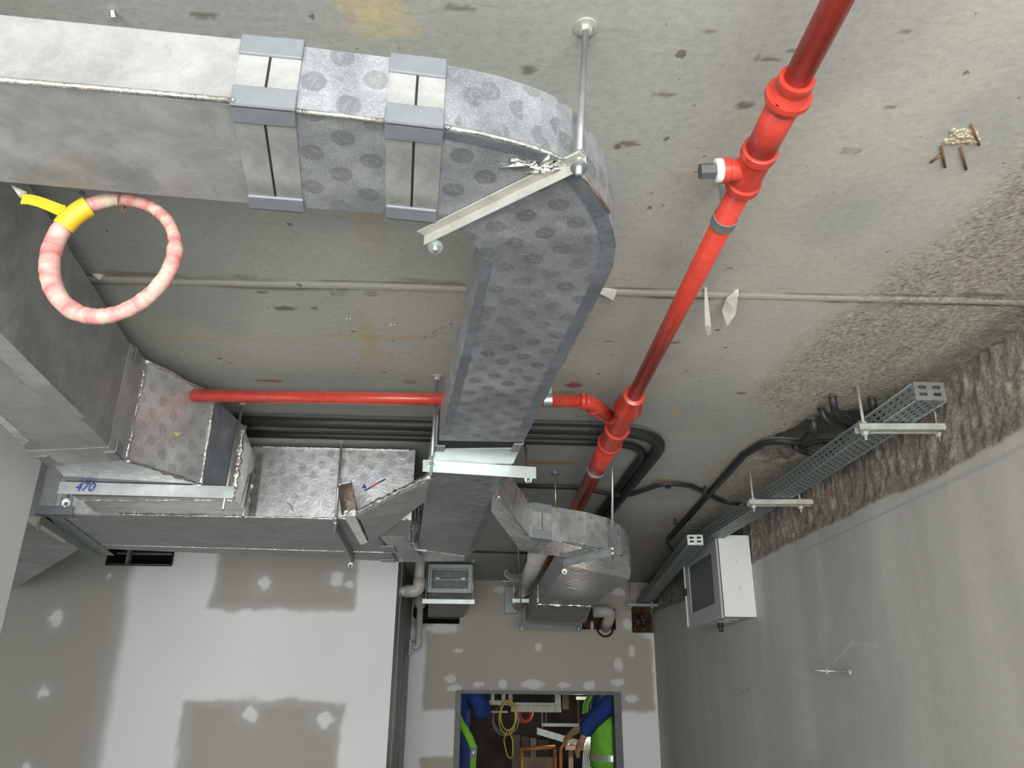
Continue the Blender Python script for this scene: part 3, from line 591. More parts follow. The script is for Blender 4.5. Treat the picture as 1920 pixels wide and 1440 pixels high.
# brackets of duct A ------------------------------------------------------
def angle_bracket(name, label, a, b, zt, hgt=0.03, wid=0.03, th=0.003, mat='galv', group=None, rods=(), roddown=0.015, across=None, anch=True, rodmat=None):
    """steel angle from a to b (top at zt) hanging on threaded rods; rods = [(xy point on the angle, xy of ceiling anchor)]"""
    t = thing(name, label, 'bracket', (a.x, a.y, zt-hgt), group); d = V((b.x-a.x, b.y-a.y, 0)); ac = V((d.y, -d.x, 0)).normalized()
    if across is not None and ac.dot(V(across)) < 0: ac = -ac
    mb = MB(); p = V((a.x, a.y, zt))
    mb.obox(p, d, ac*wid, V((0, 0, -th))); mb.obox(p, d, ac*-th, V((0, 0, -hgt))); mb.build('angle_bar', M[mat], t, bevel=0.0008)
    for q, c in rods:
        q = V((q[0], q[1], zt-hgt-roddown)); tp = V((c[0], c[1], ZC)); q2 = q+(tp-q).normalized()
        threaded_rod(t, q, tp, 0.0047)
        dd = (tp-q).normalized(); nut(t, q+dd*(roddown+hgt-.012), dd, .008, .007); nut(t, q+dd*(roddown+hgt+.006), dd, .008, .007)
        if anch: mb = MB(); mb.tube([tp-V((0, 0, .012)), tp], .009, 6); mb.tube([tp-V((0, 0, .003)), tp+V((0, 0, .002))], .017, 18); mb.build('ceiling_anchor', M[rodmat or 'galv_dusty'], t)
    return t
zb = ZA-0.001
def ww(x, y, z): return (U(x, y, z=z).x, U(x, y, z=z).y)
angle_bracket('duct_hanger', 'dusty steel angle bracket slung diagonally under the big rounded elbow on a long rod', U(795, 440, z=zb), U(1098, 292, z=zb), zb, 0.017, 0.014, 0.0025, 'galv_dusty', 'angle bar hangers under the ducts',
              [(ww(1084, 292, zb), ww(1098, 50, ZC)), (ww(818, 437, zb), ww(822, 318, ZC))], 0.012, (0, -1, 0))
angle_bracket('duct_hanger', 'bright galvanised angle bracket across the long middle duct at its joint', U(793, 862, z=zb), U(1005, 876, z=zb), zb, 0.035, 0.03, 0.003, 'galv_bright', 'angle bar hangers under the ducts',
              [(ww(809, 862, zb), ww(820, 706, ZC)), (ww(991, 873, zb), ww(985, 832, ZC))], 0.012, (0, 1, 0))
t = angle_bracket('duct_hanger', 'galvanised angle bracket marked 470 in pen under the left duct', U(113, 903, z=2.523), U(440, 912, z=2.523), 2.523, 0.036, 0.03, 0.003, 'galv', 'angle bar hangers under the ducts',
              [(ww(131, 908, 2.523), ww(150, 850, ZC)), (ww(424, 914, 2.523), ww(455, 755, ZC))], 0.03, (0, 1, 0))
def text_part(txt, name, o, xd, yd, h, mat, parent, off=0.0006, shear=0.0):
    cu = bpy.data.curves.new('txt', 'FONT'); cu.body = txt; cu.size = 1; cu.shear = shear; tmp = bpy.data.objects.new('txt', cu); COL.objects.link(tmp)
    bpy.context.view_layer.update(); me = bpy.data.meshes.new_from_object(tmp.evaluated_get(bpy.context.evaluated_depsgraph_get())); bpy.data.objects.remove(tmp)
    xd, yd = V(xd).normalized(), V(yd).normalized(); nn = xd.cross(yd)
    for v in me.vertices: c = v.co.copy(); v.co = xd*c.x*h+yd*c.y*h+nn*off
    me.materials.clear(); me.materials.append(mat); ob = bpy.data.objects.new(name, me); COL.objects.link(ob); place(ob, V(o), parent); return ob
a = U(113, 903, z=2.523); p = U(138, 921, y=a.y-0.004)
text_part('470', 'pen_marking', (p.x, p.y, 2.496), (1, 0.02, 0), (0, 0, 1), 0.036, M['blue_ink'], t, shear=.25)

# ================================================================== DUCT B : left duct flaring into header
ZB, ZBT = 2.525, 2.806
Bq = lambda a, b: U(a, b, z=ZB)
TB = thing('rectangular_duct', 'deep grey foil duct running away on the far left with a flared shiny foil end', 'air duct', Bq(150, 860))
r0, r1 = V((-0.824, 1.223, ZB)), V((-0.915, 1.905, ZB)); l0, l1 = V((-1.109, 1.734, ZB)), V((-1.192, 2.172, ZB))
rn = r0.lerp(r1, -1.2); ln_ = l0.lerp(l1, -3.1)
sB0 = sec(rn, ln_, ZBT); sB1 = sec(Bq(208, 843), Bq(58, 850), ZBT)
MB().loft([sB0, sB1]).build('straight_section', M['foil_plain'], TB, bevel=0.002)
sB2 = sec(Bq(236, 862), Bq(100, 872), ZBT)
MB().loft([expand(lsec(sB0, sB1, .985), .0015), expand(sB2, .0015)]).build('joint_band', M['band'], TB)
al = sB1[0]-sB0[0]; sd = sB1[0]-sB1[1]
for k, s_ in ((0, 1), (1, -1), (3, 1)): clip(TB, lsec(sB1, sB2, .5)[k], al, sd*s_, (0, 0, -1 if k < 2 else 1), .075, .03)
sB3 = sec(Bq(376, 908), Bq(118, 893), ZBT-.01); sB4 = sec(Bq(428, 934), Bq(135, 930), ZBT-.03)
mb = MB(); mb.loft([sB2, sB3]); mb.build('flared_section', M['foil_bright'], TB, bevel=0.002)
mb = MB(); mb.loft([sB3, sB4]); mb.build('throat_section', M['edge'], TB, bevel=0.002)
sB5 = sec(U(438, 938, z=ZB+.0), U(150, 938, z=ZB), ZBT-.035); pr_, pl_ = U(466, 964, y=2.868), U(178, 966, y=2.868); sB6 = sec(V((pr_.x, 2.868, ZH+.004)), V((pl_.x, 2.868, ZH+.004)), ZBT-.03)
MB().loft([sB4, sB5, sB6]).build('collar', M['tape'], TB, bevel=0.003)
MB().tube([U(472, 888, y=2.75), U(456, 968, y=2.62)], .005, 8).build('stiffener_rod', M['galv'], TB, True)
# crinkled tape around the flare edges
mb = MB()
def crumple(mb, a, b, n, r, amp):
    P_ = [V(a).lerp(V(b), i/n)+V([random.uniform(-amp, amp) for _ in range(3)]) for i in range(n+1)]; mb.tube(P_, [r*random.uniform(.5, 1.3) for _ in P_], 7)
e2, e3 = expand(sB2, .001), expand(sB3, .001); crumple(mb, e2[3], e3[3], 14, .006, .002); crumple(mb, e2[0], e3[0], 14, .005, .002); crumple(mb, e3[3], e3[0], 10, .004, .001); crumple(mb, e2[3], e2[0], 12, .006, .003)
crumple(mb, sB5[3], sB5[0], 12, .008, .004); crumple(mb, sB6[3]-V((0, .02, 0)), sB6[0]-V((0, .02, 0)), 12, .008, .004); crumple(mb, sB5[0], sB5[1], 26, .004, .002)
mb.build('foil_tape', M['tape'], TB, True)
p = e2[0].lerp(e3[0], .5).lerp(e2[3].lerp(e3[3], .5), .42); q = (e3[0]-e2[0]).normalized()
mb = MB(); mb.add([p+V((.004, -.004, 0)), p+q*.03+V((.006, -.006, .006)), p+q*.01+V((.01, -.012, -.012))], [(0, 1, 2)]); mb.add([p+V((.0045, -.0045, 0)), p+q*.03+V((.0065, -.0065, .006)), p+q*.01+V((.0105, -.0125, -.012))], [(2, 1, 0)]); mb.build('torn_scrap', M['chip'], TB)
# light tape along lower edge of the underside
edge_strip(TB, [(0, 622), (60, 683), (120, 743), (160, 783)], [(0, 668), (45, 715), (90, 752), (135, 783)], ZB-.0003, 'band')
edge_strip(TB, [(0, 792), (30, 822), (44, 836)], [(0, 775), (40, 812), (56, 826)], ZB-.0003, 'tape')

# ================================================================== DUCT C : header duct
TC = thing('header_duct', 'wide shiny stamped foil header duct lying across under the ceiling behind the left duct', 'air duct', (-1.2, YH, ZH))
cR0 = U(742, 1000, z=ZH); xr = U(735, 980, y=2.873+.0).x
poly = [(-1.60, YH), (-0.275, YH+.012), (-0.32, 3.30), (-0.42, 3.42), (-0.415, 3.83), (-1.69, 3.60)]
mb = MB(); mb.prism(poly, ZH, ZHT); mb.build('duct_body', M['foil_light'], TC, bevel=0.002)
mb = MB(); mb.prism([(-1.60, YH+.01), (-0.28, YH+.022), (-0.325, 3.30), (-0.425, 3.42), (-0.42, 3.82), (-1.68, 3.59)], ZH-.0012, ZH+.001); mb.build('bottom_panel', M['foil_plain'], TC)
def strip(mb, a, b, w, z, th=.001):
    a, b = V(a), V(b); d = (b-a).normalized(); s_ = V((d.y, -d.x, 0))*w/2; a = V((a.x, a.y, z)); b = V((b.x, b.y, z)); mb.obox(a-s_, b-a, 2*s_, V((0, 0, -th)))
mb = MB(); strip(mb, U(150, 1020, z=ZH), U(745, 1036, z=ZH), .012, ZH-.0012); mb.build('foil_tape', M['tape'], TC)
mb = MB(); crumple(mb, (-1.33, YH-.001, ZH), (-.29, YH+.009, ZH), 70, .004, .0015); crumple(mb, (-1.1, YH-.001, ZHT-.004), (-.29, YH+.009, ZHT-.004), 50, .003, .001); mb.build('crimped_edge', M['tape'], TC, True)
mb = MB(); mb.box((-1.62, YH-.004, ZH-.004), (-1.565, YH+.1, ZHT)); mb.box((-1.548, YH-.004, ZH-.004), (-1.505, YH+.1, ZHT)); mb.build('joint_band', M['band'], TC)
clip(TC, V((-1.56, YH-.004, ZH-.004)), (1, 0, 0), (0, -1, 0), (0, 0, -1), .13, .03)
mx0 = U(481, 905, y=YH).x; mb = MB(); mb.box((mx0-.012, YH-.003, ZH+.002), (mx0+.010, YH, ZHT-.03)); mb.build('mastic_patch', simple('dark_mastic', (0.17, 0.165, 0.14), 0.8, 0, 30, 0.4), TC)
# joint near the right end with seam and two grey clips
mb = MB(); a, b = U(722, 985, z=ZH), U(729, 1052, z=ZH); 
mb.obox(V((a.x-.05, 3.2, ZH-.0025)), V((.05, .62, 0)), V((.10, 0, 0)), V((0, 0, .001))); mb.build('joint_band', M['band'], TC)
mb = MB(); mb.obox(V((U(730, 1035, z=ZH).x-.003, 3.2, ZH-.004)), V((.02, .62, 0)), V((.004, 0, 0)), V((0, 0, .001))); mb.build('joint_seam', M['gap'], TC)
for (x0, y0, x1, y1) in ((712, 1024, 745, 1035), (712, 1049, 742, 1053)):
    p, q = U(x0, y0, z=ZH-.006), U(x1, y1, z=ZH-.006); mb = MB(); mb.box((p.x, p.y, ZH-.010), (q.x, q.y, ZH-.002)); mb.build('corner_clip', M['clip'], TC, bevel=.002)
# printed sticker on the front face: small lettering over a blue-red-blue rule
fy = lambda x: YH+.01*(x+1.60)/1.05-.001
def FP(a, b): p = U(a, b, y=YH); return V((p.x, fy(p.x)-.0015, p.z))
st = MB(); a, b = FP(683, 919), FP(722, 897); d = (b-a); n_ = V((0, -1, 0)); upv = V((-d.z, 0, d.x)).normalized()
col = bpy.data.objects
def bar(t0, t1, m):
    mb = MB(); mb.obox(a.lerp(b, t0)-upv*.003, d*(t1-t0), upv*.006, V((0, -.0008, 0))); return mb.build('printed_rule', M[m], TC)
bar(0, .28, 'blue_ink'); bar(.28, .72, 'red_ink'); bar(.72, 1, 'blue_ink')
M['faint'] = simple('faint_blue_print', (0.35, 0.40, 0.55), 0.5)
mb = MB(); c = a-d.normalized()*.004+upv*.014
mb.add([c, c+V((.018, -.0003, 0)), c+V((.007, -.0003, .018))], [(0, 1, 2)]); mb.build('printed_logo', M['blue_ink'], TC)
mb = MB()
for r in range(3):
    for k in range(9):
        c = a+upv*(.014+.010*r)+d.normalized()*(.026+k*.010); mb.obox(c, d.normalized()*random.uniform(.004, .008), upv*.003, V((0, -.0003, 0)))
mb.build('printed_lettering', M['faint'], TC)
mb = MB(); p = U(548, 958, y=YH-.003); mb.tube([p, p+V((-.006, 0, .02)), p+V((-.022, 0, .03))], .0012, 6); mb.build('pen_marking', M['blue_ink'], TC)
# brackets of header
angle_bracket('duct_hanger', 'grey angle bracket under the left end of the wide header duct', U(78, 962, z=ZH), U(188, 1038, z=ZH), ZH-.003, 0.034, 0.06, 0.003, 'galv_dark', 'angle bar hangers under the ducts', [(ww(78, 964, ZH), ww(106, 876, ZC))], .02, (1, 0, 0))
angle_bracket('duct_hanger', 'grey angle bracket under the right part of the wide header duct', U(628, 972, z=ZH), U(664, 1040, z=ZH), ZH-.003, 0.034, 0.035, 0.003, 'galv_dark', 'angle bar hangers under the ducts', [(ww(630, 972, ZH), ww(641, 826, ZC)), (ww(658, 1036, ZH), ww(676, 990, ZC))], .03, (-1, 0, 0))
# insulation offcuts on the right bracket
TP = thing('insulation_offcut', 'folded foil faced board offcut wedged between the header duct and the long duct', 'insulation board', U(690, 1000, z=2.54))
q = [U(672, 966, z=2.53), U(806, 900, z=2.53), U(797, 940, z=2.53), U(694, 1020, z=2.53)]
mb = MB(); mb.prism([(p.x, p.y) for p in q], 2.53, 2.552); mb.build('long_leaf', M['foil_plain'], TP, bevel=.001)
q2 = [U(644, 968, z=2.53), U(666, 968, z=2.53), U(690, 1018, z=2.53), U(676, 1022, z=2.53)]
mb = MB(); mb.prism([(p.x, p.y) for p in q2], 2.531, 2.551); mb.build('short_leaf', M['tape'], TP, bevel=.001)
y_ = 2.66; q3 = [U(640, 964, y=y_+.10), U(672, 960, y=y_+.10), U(659, 903, y=y_), U(633, 909, y=y_)]
M['copperfoil'] = foil('brownish_reflective_foil', (0.42, 0.37, 0.34), 0.22, 1.0, dots=False, crinkle=0.9, cscale=30, dust=0.1, glint_streak=False)
mb = MB(); mb.loft([q3, [p+V((0, .02, 0)) for p in q3]]); mb.build('upright_leaf', M['copperfoil'], TP, bevel=.001)
mb = MB(); crumple(mb, q[0]+V((0, 0, .012)), q[1]+V((0, 0, .012)), 30, .009, .003); crumple(mb, q3[2], q3[3], 8, .004, .001); mb.build('foil_edge', M['tape'], TP, True)

# ================================================================== DUCT E : low duct piece on the far left behind the header
mb = MB(); P_ = [U(40, 968, z=2.56), U(90, 968, z=2.56), U(152, 1028, z=2.56), U(20, 1108, z=2.56)]
P_[3] = P_[2].lerp(P_[3], min(1, (5.05-P_[2].y)/(P_[3].y-P_[2].y))); P_.append(V((-3.0, P_[3].y-.2, 2.56))); P_.append(V((-2.6, P_[0].y+.1, 2.56)))
T_ = thing('rectangular_duct', 'grey duct underside slanting off behind the left wall end below the header', 'air duct', P_[0])
MB().prism([(p.x, p.y) for p in P_], 2.56, 2.80).build('duct_body', M['foil_plain'], T_, bevel=.002)
edge_strip(T_, [(45, 968), (55, 980), (120, 1018)], [(85, 968), (95, 990), (130, 1010)], 2.5597, 'tape')

# ================================================================== DUCT D : second elbow on the right
TD = thing('rectangular_duct', 'smaller shiny foil duct with kinked neck and rounded elbow near the back wall', 'air duct', U(1050, 1040, z=2.5))
ZD = 2.504
def dsec(a, b, z0a, z0b, h): 
    p = U(*a, z=z0a); q = U(*b, z=z0b); return [p, q, V((q.x, q.y, z0b+h)), V((p.x, p.y, z0a+h))]
n_ = [((934, 931), 2.545), ((992, 1006), ZD), ((1010, 1009), ZD), ((1050, 1014), ZD), ((1100, 1021), ZD), ((1140, 1030), ZD), ((1165, 1042), ZD), ((1180, 1058), ZD), ((1183, 1072), ZD), ((1181, 1086), ZD)]
f_ = [((921, 959), 2.545), ((974, 1030), ZD), ((1000, 1039), ZD), ((1022, 1040), ZD), ((1043, 1042), ZD), ((1055, 1044), ZD), ((1062, 1047), ZD), ((1065, 1051), ZD), ((1065, 1056), ZD), ((1062, 1061), ZD)]
HD = 0.125
S = [dsec(a[0], b[0], a[1], b[1], HD) for a, b in zip(n_, f_)]
MB().loft(S[:3]).build('kinked_neck', M['foil_bright'], TD, bevel=.0015)
MB().loft(S[2:]).build('elbow', M['foil_bright'], TD, bevel=.0015)
sD = dsec((1110, 1136), (1009, 1133), ZD, ZD, HD); sD2 = dsec((1098, 1168), (985, 1164), 2.49, 2.49, .14)
MB().loft([S[-1], sD]).build('straight_section', M['foil'], TD, bevel=.0015)
MB().loft([sD, sD2]).build('end_section', M['foil_plain'], TD, bevel=.0015)
mb = MB(); crumple(mb, sD[0], sD[1], 20, .012, .005); crumple(mb, sD[1], sD[2], 8, .008, .004); mb.build('foil_tape', M['tape'], TD, True)
joint(TD, lsec(S[1], S[2], .0), S[3], .42, 0.042, clips=(0, 3), L=.088, leg=.03)
mb = MB(); crumple(mb, S[3][0], S[6][0], 24, .005, .002); crumple(mb, S[0][0], S[1][0], 14, .004, .002); mb.build('crimped_edge', M['tape'], TD, True)
zd = ZD-.002
angle_bracket('duct_hanger', 'small angle bracket under the rounded elbow of the smaller right duct', U(1056, 1052, z=zd), U(1150, 1028, z=zd), zd, 0.026, 0.03, 0.003, 'galv', 'angle bar hangers under the ducts', [(ww(1148, 1029, zd), ww(1148, 838, ZC)), (ww(1058, 1056, zd), ww(1058, 1000, ZC))], .014, (0, -1, 0))
angle_bracket('duct_hanger', 'bright angle bracket at the far end of the smaller right duct above the doorway', U(970, 1168, z=2.485), U(1090, 1175, z=2.485), 2.485, 0.034, 0.03, 0.003, 'galv_bright', 'angle bar hangers under the ducts', [(ww(979, 1168, 2.485), ww(970, 985, ZC)), (ww(1084, 1172, 2.485), ww(1098, 1050, ZC))], .012, (0, 1, 0))
t = thing('hanger_rod', 'lone threaded rod dropping from the ceiling behind the small kinked duct', 'rod', U(1041, 884, z=ZC)-V((0, 0, .2))); p = U(1041, 884, z=ZC)
threaded_rod(t, p, p-V((0, 0, .165)), .0042); nut(t, p-V((0, 0, .006)), (0, 0, 1), .012, .01)

# ================================================================== RED PIPES
TR = thing('sprinkler_main', 'red sprinkler main running from the top right with couplings and a plugged tee', 'pipe', (0.41, 2, 2.767))
ZR = 2.767
R_ = lambda a, b, z=ZR: U(a, b, z=z)
main = [R_(1640, -120), R_(1577, 0), R_(1480, 180), R_(1395, 345), R_(1178, 752)]
mx = 0.411
Yp = lambda a, b: U(a, b, z=ZR).y
y1, y2, y3, y4 = Yp(1480, 180), Yp(1400, 335), Yp(1180, 745), Yp(1092, 935)
def M_(y): return V((0.425-0.0068*(y-.7)*1.0, y, ZR))
MB().tube([M_(0.2), M_(y1)], .0195, 24).build('pipe_length', M['red'], TR, True)
yc0, yc1 = Yp(1490, 150), Yp(1483, 174)
mb = MB(); prof = [(yc0-.004, .0195), (yc0-.003, .026), (yc0+.010, .0265), (yc0+.014, .0245), (yc0+.020, .0265), (yc0+.030, .0305), (yc1+.000, .0310), (yc1+.001, .0340), (yc1+.010, .0345), (yc1+.012, .031), (yc1+.022, .0285), (yc1+.026, .025)]
mb.tube([M_(y) for y, r in prof], [r for y, r in prof], 28); mb.build('coupling', M['red'], TR, 'auto')
MB().tube([M_(yc1+.02), M_(Yp(1412, 290))], .0245, 24).build('pipe_length', M['red'], TR, True)
yt0, yt1 = Yp(1425, 280), Yp(1392, 345)
mb = MB(); prof = [(yt0-.002, .0245), (yt0, .029), (yt0+.014, .0295), (yt0+.018, .026), (yt1-.012, .0265), (yt1-.008, .030), (yt1+.004, .0305), (yt1+.008, .0215)]
mb.tube([M_(y) for y, r in prof], [r for y, r in prof], 28); tm = M_((yt0+yt1)/2+.004); e = V((-1, .0, -.10)).normalized()
mb.tube([tm, tm+e*.038, tm+e*.04, tm+e*.05], [.018, .019, .0215, .0215], 24); mb.build('tee_fitting', M['red'], TR, 'auto')
MB().tube([tm+e*.048, tm+e*.049, tm+e*.060, tm+e*.0605], [.012, .0205, .0195, .012], 24).build('sealing_tape', M['white'], TR, True)
MB().tube([tm+e*.060, tm+e*.086], .0135, 6).build('hex_plug', M['frame'], TR, bevel=.001)
MB().tube([M_(yt1), M_(y3)], .0205, 24).build('pipe_length', M['red'], TR, True)
def pclamp(parent, c, axis, r, zt=ZC, mat='galv', w_=.012, rod=True, name='pipe_clamp'):
    """ring clamp about the pipe with its drop rod to the ceiling"""
    axis = V(axis).normalized(); mb = MB(); n = 24; up = V((0, 0, 1)); sd = axis.cross(up).normalized(); secs = []
    for k in range(n+1):
        a = 2*math.pi*k/n; d = up*math.cos(a)+sd*math.sin(a); secs.append([c+d*r-axis*w_, c+d*r+axis*w_, c+d*(r+.0022)+axis*w_, c+d*(r+.0022)-axis*w_])
    mb.loft(secs, False); mb.cyl(c+up*r, c+up*(r+.012), .008, 6)
    if rod: mb.cyl(c+up*(r+.01), V((c.x, c.y, zt)), .0042, 8)
    return mb.build(name, M[mat], parent)
pclamp(TR, M_(Yp(1358, 412)), (0, 1, 0), .0215, mat='galv_dark')
p = U(1356, 325, z=ZC-.001); mb = MB(); mb.cyl(p, p-V((-.002, 0, .035)), .004, 8); mb.tube([p-V((0, 0, .008)), p-V((0, 0, .0))], .010, 6); tag(mb.build('anchor_bolt', M['galv_dusty']), 'short steel anchor in the ceiling just behind the black plug of the red tee', 'bolt')
# wye fitting and lower run
prof = [(y3-.02, .0205), (y3-.016, .031), (y3+.02, .032), (y3+.07, .042), (y3+.085, .043), (y3+.10, .041), (y3+.105, .034), (y3+.27, .034), (y3+.275, .041), (y3+.30, .041), (y3+.305, .037), (y3+.42, .037), (y3+.425, .042), (y3+.445, .042), (y3+.45, .0335)]
mb = MB(); mb.tube([M_(y) for y, r in prof], [r for y, r in prof], 28); mb.build('wye_fitting', M['red'], TR, 'auto')
prof = [(y3+.44, .0335), (y3+.75, .0335), (y3+.755, .0305), (5.2, .0305)]
MB().tube([M_(y) for y, r in prof], [r for y, r in prof], 24).build('pipe_length', M['red'], TR, True)
pclamp(TR, M_(y3+.765), (0, 1, 0), .0325, w_=.01)
# branch
TRB = thing('sprinkler_branch', 'red branch pipe running left across the ceiling from the wye to the foil flare', 'pipe', (-0.3, 2.33, ZR))
pc = M_(y3+.24); b1 = R_(1100, 752); b0 = R_(395, 742); yb = b1.y
bx = V((b1.x, yb, ZR)); st = [V((b0.x-.05, b0.y, ZR)), V((b0.x+(b1.x-b0.x)*.5, (b0.y+yb)/2, ZR)), bx]
MB().tube([st[0], bx], .0185, 24).build('pipe_length', M['red'], TRB, True)
pe = [bx-V((.012, 0, 0))]+arc(bx-V((.04, 0, 0)), bx+V((.012, .006, 0)), pc, .05, 8)+[bx.lerp(pc, .62)]
mb = MB(); mb.tube(pe, [.023]*len(pe), 22); mb.tube([bx-V((.018, 0, 0)), bx-V((.004, 0, 0))], .0265, 24); d = (pc-bx).normalized(); mb.tube([bx+d*.045, bx+d*.058], .0265, 24); mb.build('elbow_fitting', M['red'], TRB, True)
mb = MB(); mb.tube([bx+d*.05, pc], .023, 22); mb.build('wye_arm', M['red'], TRB, True)
pclamp(TRB, V((R_(1027, 750).x, yb, ZR)), (1, 0, 0), .0195, rod=False); c = V((R_(1027, 750).x, yb, ZR)); MB().box((c.x-.011, yb-.018, ZR+.015), (c.x+.011, yb-.014, ZC)).build('clamp_strap', M['galv_dusty'], TRB)

# ================================================================== BLACK CONDUITS
def conduit(name, label, pts, r, fillet, cat='conduit', group=None, mat='black', seg=14, ribs=()):
    P_ = path(pts, fillet, 8); t = thing(name, label, cat, P_[0], group); MB().tube(P_, r, seg).build('sheath', M[mat], t, True)
    for c in ribs: MB().tube([c[0], c[1]], r*1.12, seg).build('joint_sleeve', M[mat], t, True)
    return t
Zk = lambda r: ZC-r-.001
z = Zk(.026)
K = lambda a, b, z: U(a, b, z=z)
conduit('insulated_pipe', 'thick black insulated pipe along the ceiling bending round at the right of the red wye', [K(380, 786, z), K(640, 793, z), K(1262, 808, z), K(1130, 975, z)], .024, .26, 'pipe', ribs=[(K(1105, 804, z), K(1107, 804, z))])
z = Zk(.016)
conduit('insulated_pipe', 'slimmer black insulated pipe lying just behind the thick one under the ceiling', [K(380, 810, z), K(640, 817, z), K(1222, 831, z), K(1104, 990, z)], .016, .20, 'pipe')
z = Zk(.012)
conduit('flexible_conduit', 'thin black conduit weaving right from the red main to the cable tray', [K(935, 909, z), K(1080, 913, z), K(1130, 922, z-.02), K(1172, 930, z-.02), K(1245, 905, z), K(1290, 908, z), K(1360, 942, z), K(1425, 946, z-.05)], .0125, .25, 'conduit')
conduit('flexible_conduit', 'black conduit dropping from the ceiling hollow and running diagonally down to the lower left', [K(1524, 783, ZC-.02), K(1527, 806, ZC-.06), K(1505, 830, z-.03), K(1440, 824, z-.005), K(1395, 852, z), K(1254, 1010, z)], .0145, .1, 'conduit')
conduit('flexible_cable', 'thin black cable looping off the end of the diagonal conduit above the tray', [K(1258, 1004, z), K(1250, 1018, z-.01), K(1268, 1040, z-.03)], .005, .08, 'cable')
for a, lab in (([K(1560, 742, ZC-.01), K(1566, 775, ZC-.05), K(1605, 795, ZC-.06), K(1640, 806, ZC-.07)], 'upper curved black conduit end tucked behind the bracket rod of the tray'),
          ([K(1538, 762, ZC-.005), K(1548, 788, ZC-.05), K(1600, 806, ZC-.06), K(1630, 812, ZC-.07)], 'lower curved black conduit end in the ceiling hollow by the tray'),
          ([K(1634, 745, ZC-.01), K(1640, 775, ZC-.05), K(1650, 800, ZC-.07)], 'short stubby black conduit end right of the bracket rod behind the tray'),
          ([K(1500, 838, ZC-.03), K(1535, 826, ZC-.02), K(1580, 826, ZC-.04)], 'black conduit crossing the hollow into the tray edge'),
          ([K(1488, 836, ZC-.02), K(1520, 852, ZC-.04), K(1560, 850, ZC-.06)], 'lowest black conduit curling under the others at the hollow')):
    conduit('flexible_conduit', lab, a, .012, .06)
z = Zk(.006)
conduit('ceiling_cable', 'thin straight black cable across the ceiling behind the small kinked duct', [K(880, 1034, z), K(1030, 1038, z)], .007, .05, 'cable')
for i, (a, b, lab) in enumerate(((1252, 903, 'small black saddle clip above the bump of the weaving conduit'), (1322, 911, 'small black saddle clip where the two black conduits cross'), (1266, 972, 'small black saddle clip near the lower end of the diagonal conduit'), (1185, 871, 'small black saddle clip on the bent thick pipe'))):
    p = K(a, b, ZC); mb = MB(); mb.cyl(p, p-V((0, 0, .03)), .006, 8); mb.tube([p-V((0, 0, .028)), p-V((0, 0, .022))], .013, 12); tag(mb.build('saddle_clip', M['black']), lab, 'clip', 'saddle clips on the ceiling conduits')

# ================================================================== CABLE TRAYS
def traymesh(t, pts, w_, h, zb_, lid=None, end=True):
    """u-shaped tray, open side up, along points (centre line)"""
    P_ = [V((p[0], p[1], zb_)) for p in pts]; n = len(P_); L = 0; vs = []; us = []
    for i in range(n):
        a = P_[max(i-1, 0)]; b = P_[min(i+1, n-1)]; d = (b-a).normalized(); s_ = V((d.y, -d.x, 0))
        if i: L += (P_[i]-P_[i-1]).length
        vs += [P_[i]-s_*w_/2+V((0, 0, h)), P_[i]-s_*w_/2, P_[i]+s_*w_/2, P_[i]+s_*w_/2+V((0, 0, h))]; us.append(L)
    mb = MB()
    fs = []; uv = []
    vv = [0, .05, .05+.099*round(w_/.099) if w_ > .08 else .05+w_, 0]
    for i in range(n-1):
        for k, (v0, v1) in enumerate(((h+.0045, .0045), (0.006, w_+.006), (.0045, h+.0045))):
            fs.append((i*4+k, i*4+k+1, (i+1)*4+k+1, (i+1)*4+k)); uv.append([(us[i], v0), (us[i], v1), (us[i+1], v1), (us[i+1], v0)])
    mb.add(vs, fs, uv); o = mb.build('tray_body', M['tray'], t)
    m = o.modifiers.new('thick', 'SOLIDIFY'); m.thickness = .0015
    mb = MB()
    for k in (1, 2): mb.tube([vs[i*4+k] for i in range(n)], .0022, 6)
    for k in (0, 3): mb.tube([vs[i*4+k] for i in range(n)], .003, 6)
    mb.build('folded_edge', M['galv_dark'], t, True)
    if end:
        a = vs[1]; b = vs[2]; d = (b-a); mb = MB(); hh = h+.004; y_ = -.004
        dv = V((0, 0, 1)); f = (P_[1]-P_[0]).normalized(); X0 = a-f*.003
        rows = [(0, .006)]; 
        # plate with four slots, built as a lattice of bars
        bars = [(0, .14), (.40, .60), (.86, 1)]
        for u0, u1 in bars: mb.obox(X0+d*u0, d*(u1-u0), dv*hh, -f*.003)
        for v0, v1 in ((0, .24), (.42, .62), (.80, 1)): mb.obox(X0+d*.14+dv*hh*v0, d*.26, dv*hh*(v1-v0), -f*.003); mb.obox(X0+d*.60+dv*hh*v0, d*.26, dv*hh*(v1-v0), -f*.003)
        mb.build('end_plate', M['galv'], t)
ZT = 2.728
a = U(1715, 752, z=ZT); a2 = U(1775, 752, z=ZT); wT = (a2-a).length
t = thing('cable_tray', 'long perforated steel cable tray with slotted end plate along the right wall', 'cable tray', (a.x, a.y, ZT))
c0 = (a+a2)/2; lft = lambda q, w_: V((q.x+w_/2, q.y, ZT))
pts = [c0, lft(U(1480, 930, z=ZT), wT), lft(U(1345, 1005, z=ZT), wT), lft(U(1272, 1052, z=ZT), wT), lft(U(1228, 1090, z=ZT), wT), lft(U(1203, 1128, z=ZT), wT)]
pts[1].y = 2.9; pts[1].x = c0.x-.012; pts[2].y = 4.0; pts[2].x = c0.x-.06
pts = [pts[0], pts[1], pts[2], V((c0.x-.07, 4.6, ZT)), V((c0.x+.0, 5.4, ZT)), V((c0.x+.06, 5.9, ZT)), V((c0.x+.10, YB-.01, ZT))]
for p in pts: p.x = min(p.x, 1.285)
